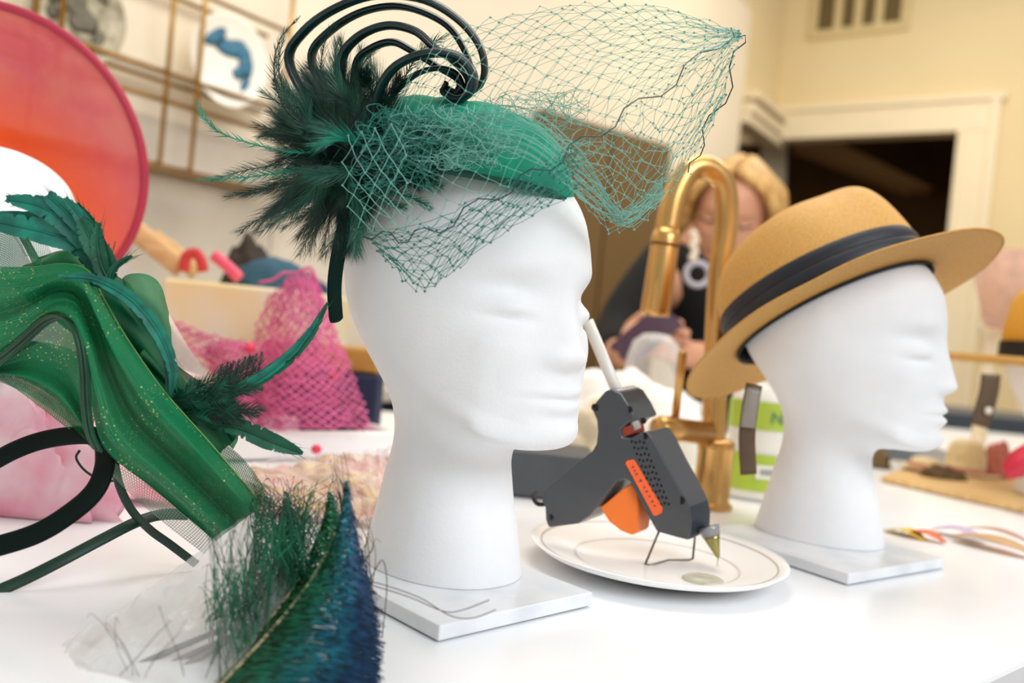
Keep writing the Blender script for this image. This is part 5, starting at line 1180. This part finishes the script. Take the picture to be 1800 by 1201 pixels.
# ---------------------------------------------------------------- woman behind the faucet
m_skin = mat('skin', 'D69C7C', .5, noise_amt=.08, noise_scale=8, sss=.1)
m_black = mat('black_knit', '0B0C0A', .9, noise_amt=.2, noise_scale=80)
m_hair = mat('blond_hair', 'D9AE68', .5, noise_scale=60, col2='A87A3C', stretch=(1, 1, .15))
WY = 1.80
wom = thing('person', (P(1290, 700, WY).x + .05, WY + .1, -.92), 'woman with blond hair in a black top looking down at a phone behind the faucet', 'person')
def skin_mesh(name, verts, edges, radii, mm, parent, sub=2, root=0):
    me = bpy.data.meshes.new(name); me.from_pydata(verts, edges, []); me.materials.append(mm)
    o = bpy.data.objects.new(name, me); C.objects.link(o); o.parent = parent; o.matrix_parent_inverse = world_of(parent).inverted()
    sk = o.modifiers.new('skin', 'SKIN'); sk.use_smooth_shade = True
    for i, rr_ in enumerate(radii): me.skin_vertices[0].data[i].radius = (rr_, rr_) if not isinstance(rr_, tuple) else rr_
    me.skin_vertices[0].data[root].use_root = True
    s_ = o.modifiers.new('sub', 'SUBSURF'); s_.levels = sub; s_.render_levels = sub; return o
# joints
hip = P(1330, 760, WY + .12); hip.z = .02
V_ = {'pelvis': Vector((hip.x, hip.y, -.02)), 'waist': P(1300, 640, WY + .08), 'chest': P(1265, 530, WY + .03), 'neck': P(1262, 440, WY), 'headb': P(1280, 385, WY - .02),
      'shl': P(1165, 470, WY + .02), 'ell': P(1085, 585, WY - .04), 'wrl': P(1088, 630, WY - .20),
      'shr': P(1380, 500, WY + .06), 'elr': P(1360, 640, WY - .05), 'wrr': P(1190, 622, WY - .20)}
names = list(V_); idx = {k: i for i, k in enumerate(names)}
for sfx, side in (('l', 1), ('r', -1)):
    hp = V_['pelvis'] + Vector((-.09 * side, 0, -.04)); V_['h' + sfx] = hp; V_['k' + sfx] = hp + Vector((0, .02, -.42)); V_['a' + sfx] = Vector((hp.x, hp.y + .03, -.84)); V_['t' + sfx] = Vector((hp.x, hp.y - .13, -.885))
names = list(V_); idx = {k: i for i, k in enumerate(names)}
ed_ = [('pelvis', 'waist'), ('waist', 'chest'), ('chest', 'neck'), ('neck', 'headb'), ('chest', 'shl'), ('shl', 'ell'), ('ell', 'wrl'), ('chest', 'shr'), ('shr', 'elr'), ('elr', 'wrr'),
       ('pelvis', 'hl'), ('hl', 'kl'), ('kl', 'al'), ('al', 'tl'), ('pelvis', 'hr'), ('hr', 'kr'), ('kr', 'ar'), ('ar', 'tr')]
rad = {'pelvis': .13, 'waist': .115, 'chest': .125, 'neck': .055, 'headb': .05, 'shl': .06, 'ell': .042, 'wrl': .027, 'shr': .06, 'elr': .042, 'wrr': .027,
       'hl': .095, 'kl': .06, 'al': .04, 'tl': .03, 'hr': .095, 'kr': .06, 'ar': .04, 'tr': .03}
# hands: palm plus five fingers each
def add_hand(w, pd, fd, th_side, sfx):
    wr = V_[w]; n0 = w
    pd = Vector(pd).normalized(); fd = Vector(fd).normalized(); sd_ = Vector(th_side).normalized()
    V_['p' + sfx] = wr + pd * .045; rad['p' + sfx] = .028; ed_.append((n0, 'p' + sfx))
    for q in range(4):
        o_ = sd_ * (.027 - q * .018); L = (.036, .040, .038, .030)[q]
        a_ = wr + pd * .082 + o_; V_[f'f{q}a' + sfx] = a_; V_[f'f{q}b' + sfx] = a_ + (pd * .5 + fd * .6).normalized() * L; V_[f'f{q}c' + sfx] = a_ + (pd * .5 + fd * .6).normalized() * L + fd * L * .8
        for z in 'abc': rad[f'f{q}{z}' + sfx] = .0095 if z == 'a' else .0085
        ed_.extend([('p' + sfx, f'f{q}a' + sfx), (f'f{q}a' + sfx, f'f{q}b' + sfx), (f'f{q}b' + sfx, f'f{q}c' + sfx)])
    V_['ta' + sfx] = wr + pd * .035 + sd_ * .042; V_['tb' + sfx] = wr + pd * .07 + sd_ * .055 + fd * .01; rad['ta' + sfx] = .011; rad['tb' + sfx] = .009
    ed_.extend([('p' + sfx, 'ta' + sfx), ('ta' + sfx, 'tb' + sfx)])
add_hand('wrl', (.6, -.3, .55), (.6, -.2, -.2), (-.4, -.3, .8), 'l')
add_hand('wrr', (-.75, -.3, .3), (-.5, -.3, -.6), (.2, -.3, .8), 'r')
names = list(V_); idx = {k: i for i, k in enumerate(names)}
skin_mesh('body', [V_[k] for k in names], [(idx[a_], idx[b_]) for a_, b_ in ed_], [rad[k] for k in names], m_skin, wom, root=0)
cn_ = ['pelvis', 'waist', 'chest', 'neck', 'shl', 'ell', 'wrl', 'shr', 'elr', 'wrr', 'hl', 'kl', 'al', 'hr', 'kr', 'ar']; ci = {k: i for i, k in enumerate(cn_)}
cv = [V_[k].copy() for k in cn_]; cv[ci['neck']] = V_['chest'].lerp(V_['neck'], .62); cv[ci['wrl']] = V_['ell'].lerp(V_['wrl'], .85); cv[ci['wrr']] = V_['elr'].lerp(V_['wrr'], .85)
skin_mesh('black_clothes', cv, [(ci[a_], ci[b_]) for a_, b_ in ed_ if a_ in ci and b_ in ci], [rad[k] * (1.18 if k != 'neck' else 1.3) + .006 for k in cn_], m_black, wom)
# head with face, from the same sculpted shape, cropped above the neck
me2 = head_me.copy(); me2.name = 'face'; me2.materials.clear(); me2.materials.append(m_skin)
hd = bpy.data.objects.new('face', me2); C.objects.link(hd); hd.parent = wom; hd.matrix_parent_inverse = world_of(wom).inverted()
hcen = P(1288, 372, WY - .03)
HM = Matrix.Rotation(math.radians(-112), 4, 'Z') @ Matrix.Rotation(math.radians(24), 4, 'Y') @ Matrix.Rotation(math.radians(-8), 4, 'X')
hd.matrix_basis = Matrix.Translation(hcen) @ HM @ Matrix.Scale(.98, 4) @ Matrix.Translation((0, 0, -.185))
HB = Matrix.Translation(hcen) @ HM
for (y_, ) in ((.036,), (-.036,)):
    b = MB(); b.tube([HB @ Vector((.082, y_ - .016, .001)), HB @ Vector((.092, y_, -.004)), HB @ Vector((.082, y_ + .016, .001))], .002, 6); b.build('eyelashes', m_black, wom)
b = MB(); b.tube([HB @ Vector((.094, -.022, -.058)), HB @ Vector((.103, 0, -.056)), HB @ Vector((.094, .022, -.058))], [.003, .005, .003], 8); b.build('lips', mat('rose_lips', 'B8505A', .4), wom)
# hair: locks of cords over the skull falling to the shoulders
b = MB(); rr = random.Random(4)
for k in range(150):
    a_ = rr.uniform(-1, 1); sgn = 1 if k % 2 else -1
    y0 = sgn * rr.uniform(0, .012); xs = rr.uniform(-.085, .058)
    pts = [Vector((xs, y0, .103 - .3 * abs(xs) ** 1.5)), Vector((xs * 1.02, sgn * .055, .078 - 1.2 * xs * xs * 2)), Vector((xs * 1.0 - .01, sgn * (.082 + rr.uniform(0, .01)), .02)), Vector((xs * .8 - .02, sgn * (.086 + rr.uniform(0, .016)), -.07)), Vector((xs * .8 - .02, sgn * (.075 + rr.uniform(-.01, .02)), -.15 + rr.uniform(-.03, .03)))]
    b.tube(cr([HB @ p for p in pts], 12), .009, 6)
hr = b.build('hair', m_hair, wom); hr['kind'] = 'stuff'
# necklace
nc = P(1226, 482, WY - .16)
b = MB(); b.tube([nc + Vector((math.cos(t) * .022, 0, math.sin(t) * .022)) for t in [2 * PI * i / 24 for i in range(25)]], .006, 8, cap=False); nk = b.build('necklace_ring', mat('silver_grey_ring', 'B9B4BC', .3), wom)
b = MB()
for k in range(5): b.lathe([(.0001, -.009), (.008, -.005), (.009, 0), (.008, .005), (.0001, .009)], 10, Matrix.Translation(nc + Vector((-.012 + .004 * (k % 2), .004 * k, .03 + .012 * k))))
b.build('necklace_beads', mat('cream_beads', 'E6D6C0', .3), wom)
b = MB(); ccol = P(1212, 350, WY + .15)
# phone in the hands
ph_c = P(1135, 590, WY - .27); Mq = Matrix.Rotation(.5, 3, 'X') @ Matrix.Rotation(-.9, 3, 'Y')
phn = thing('phone', ph_c, 'dark purple phone held in the hands of the woman behind the faucet', 'phone')
b = MB(); b.box(ph_c, (.125, .010, .062), Mq); b.build('case', mat('plum_case', '4A2E44', .35), phn, bevel=.004)
b = MB(); b.box(ph_c + Mq @ Vector((0, .0058, 0)), (.112, .002, .054), Mq); b.build('screen', mat('dark_screen', '101014', .1), phn)
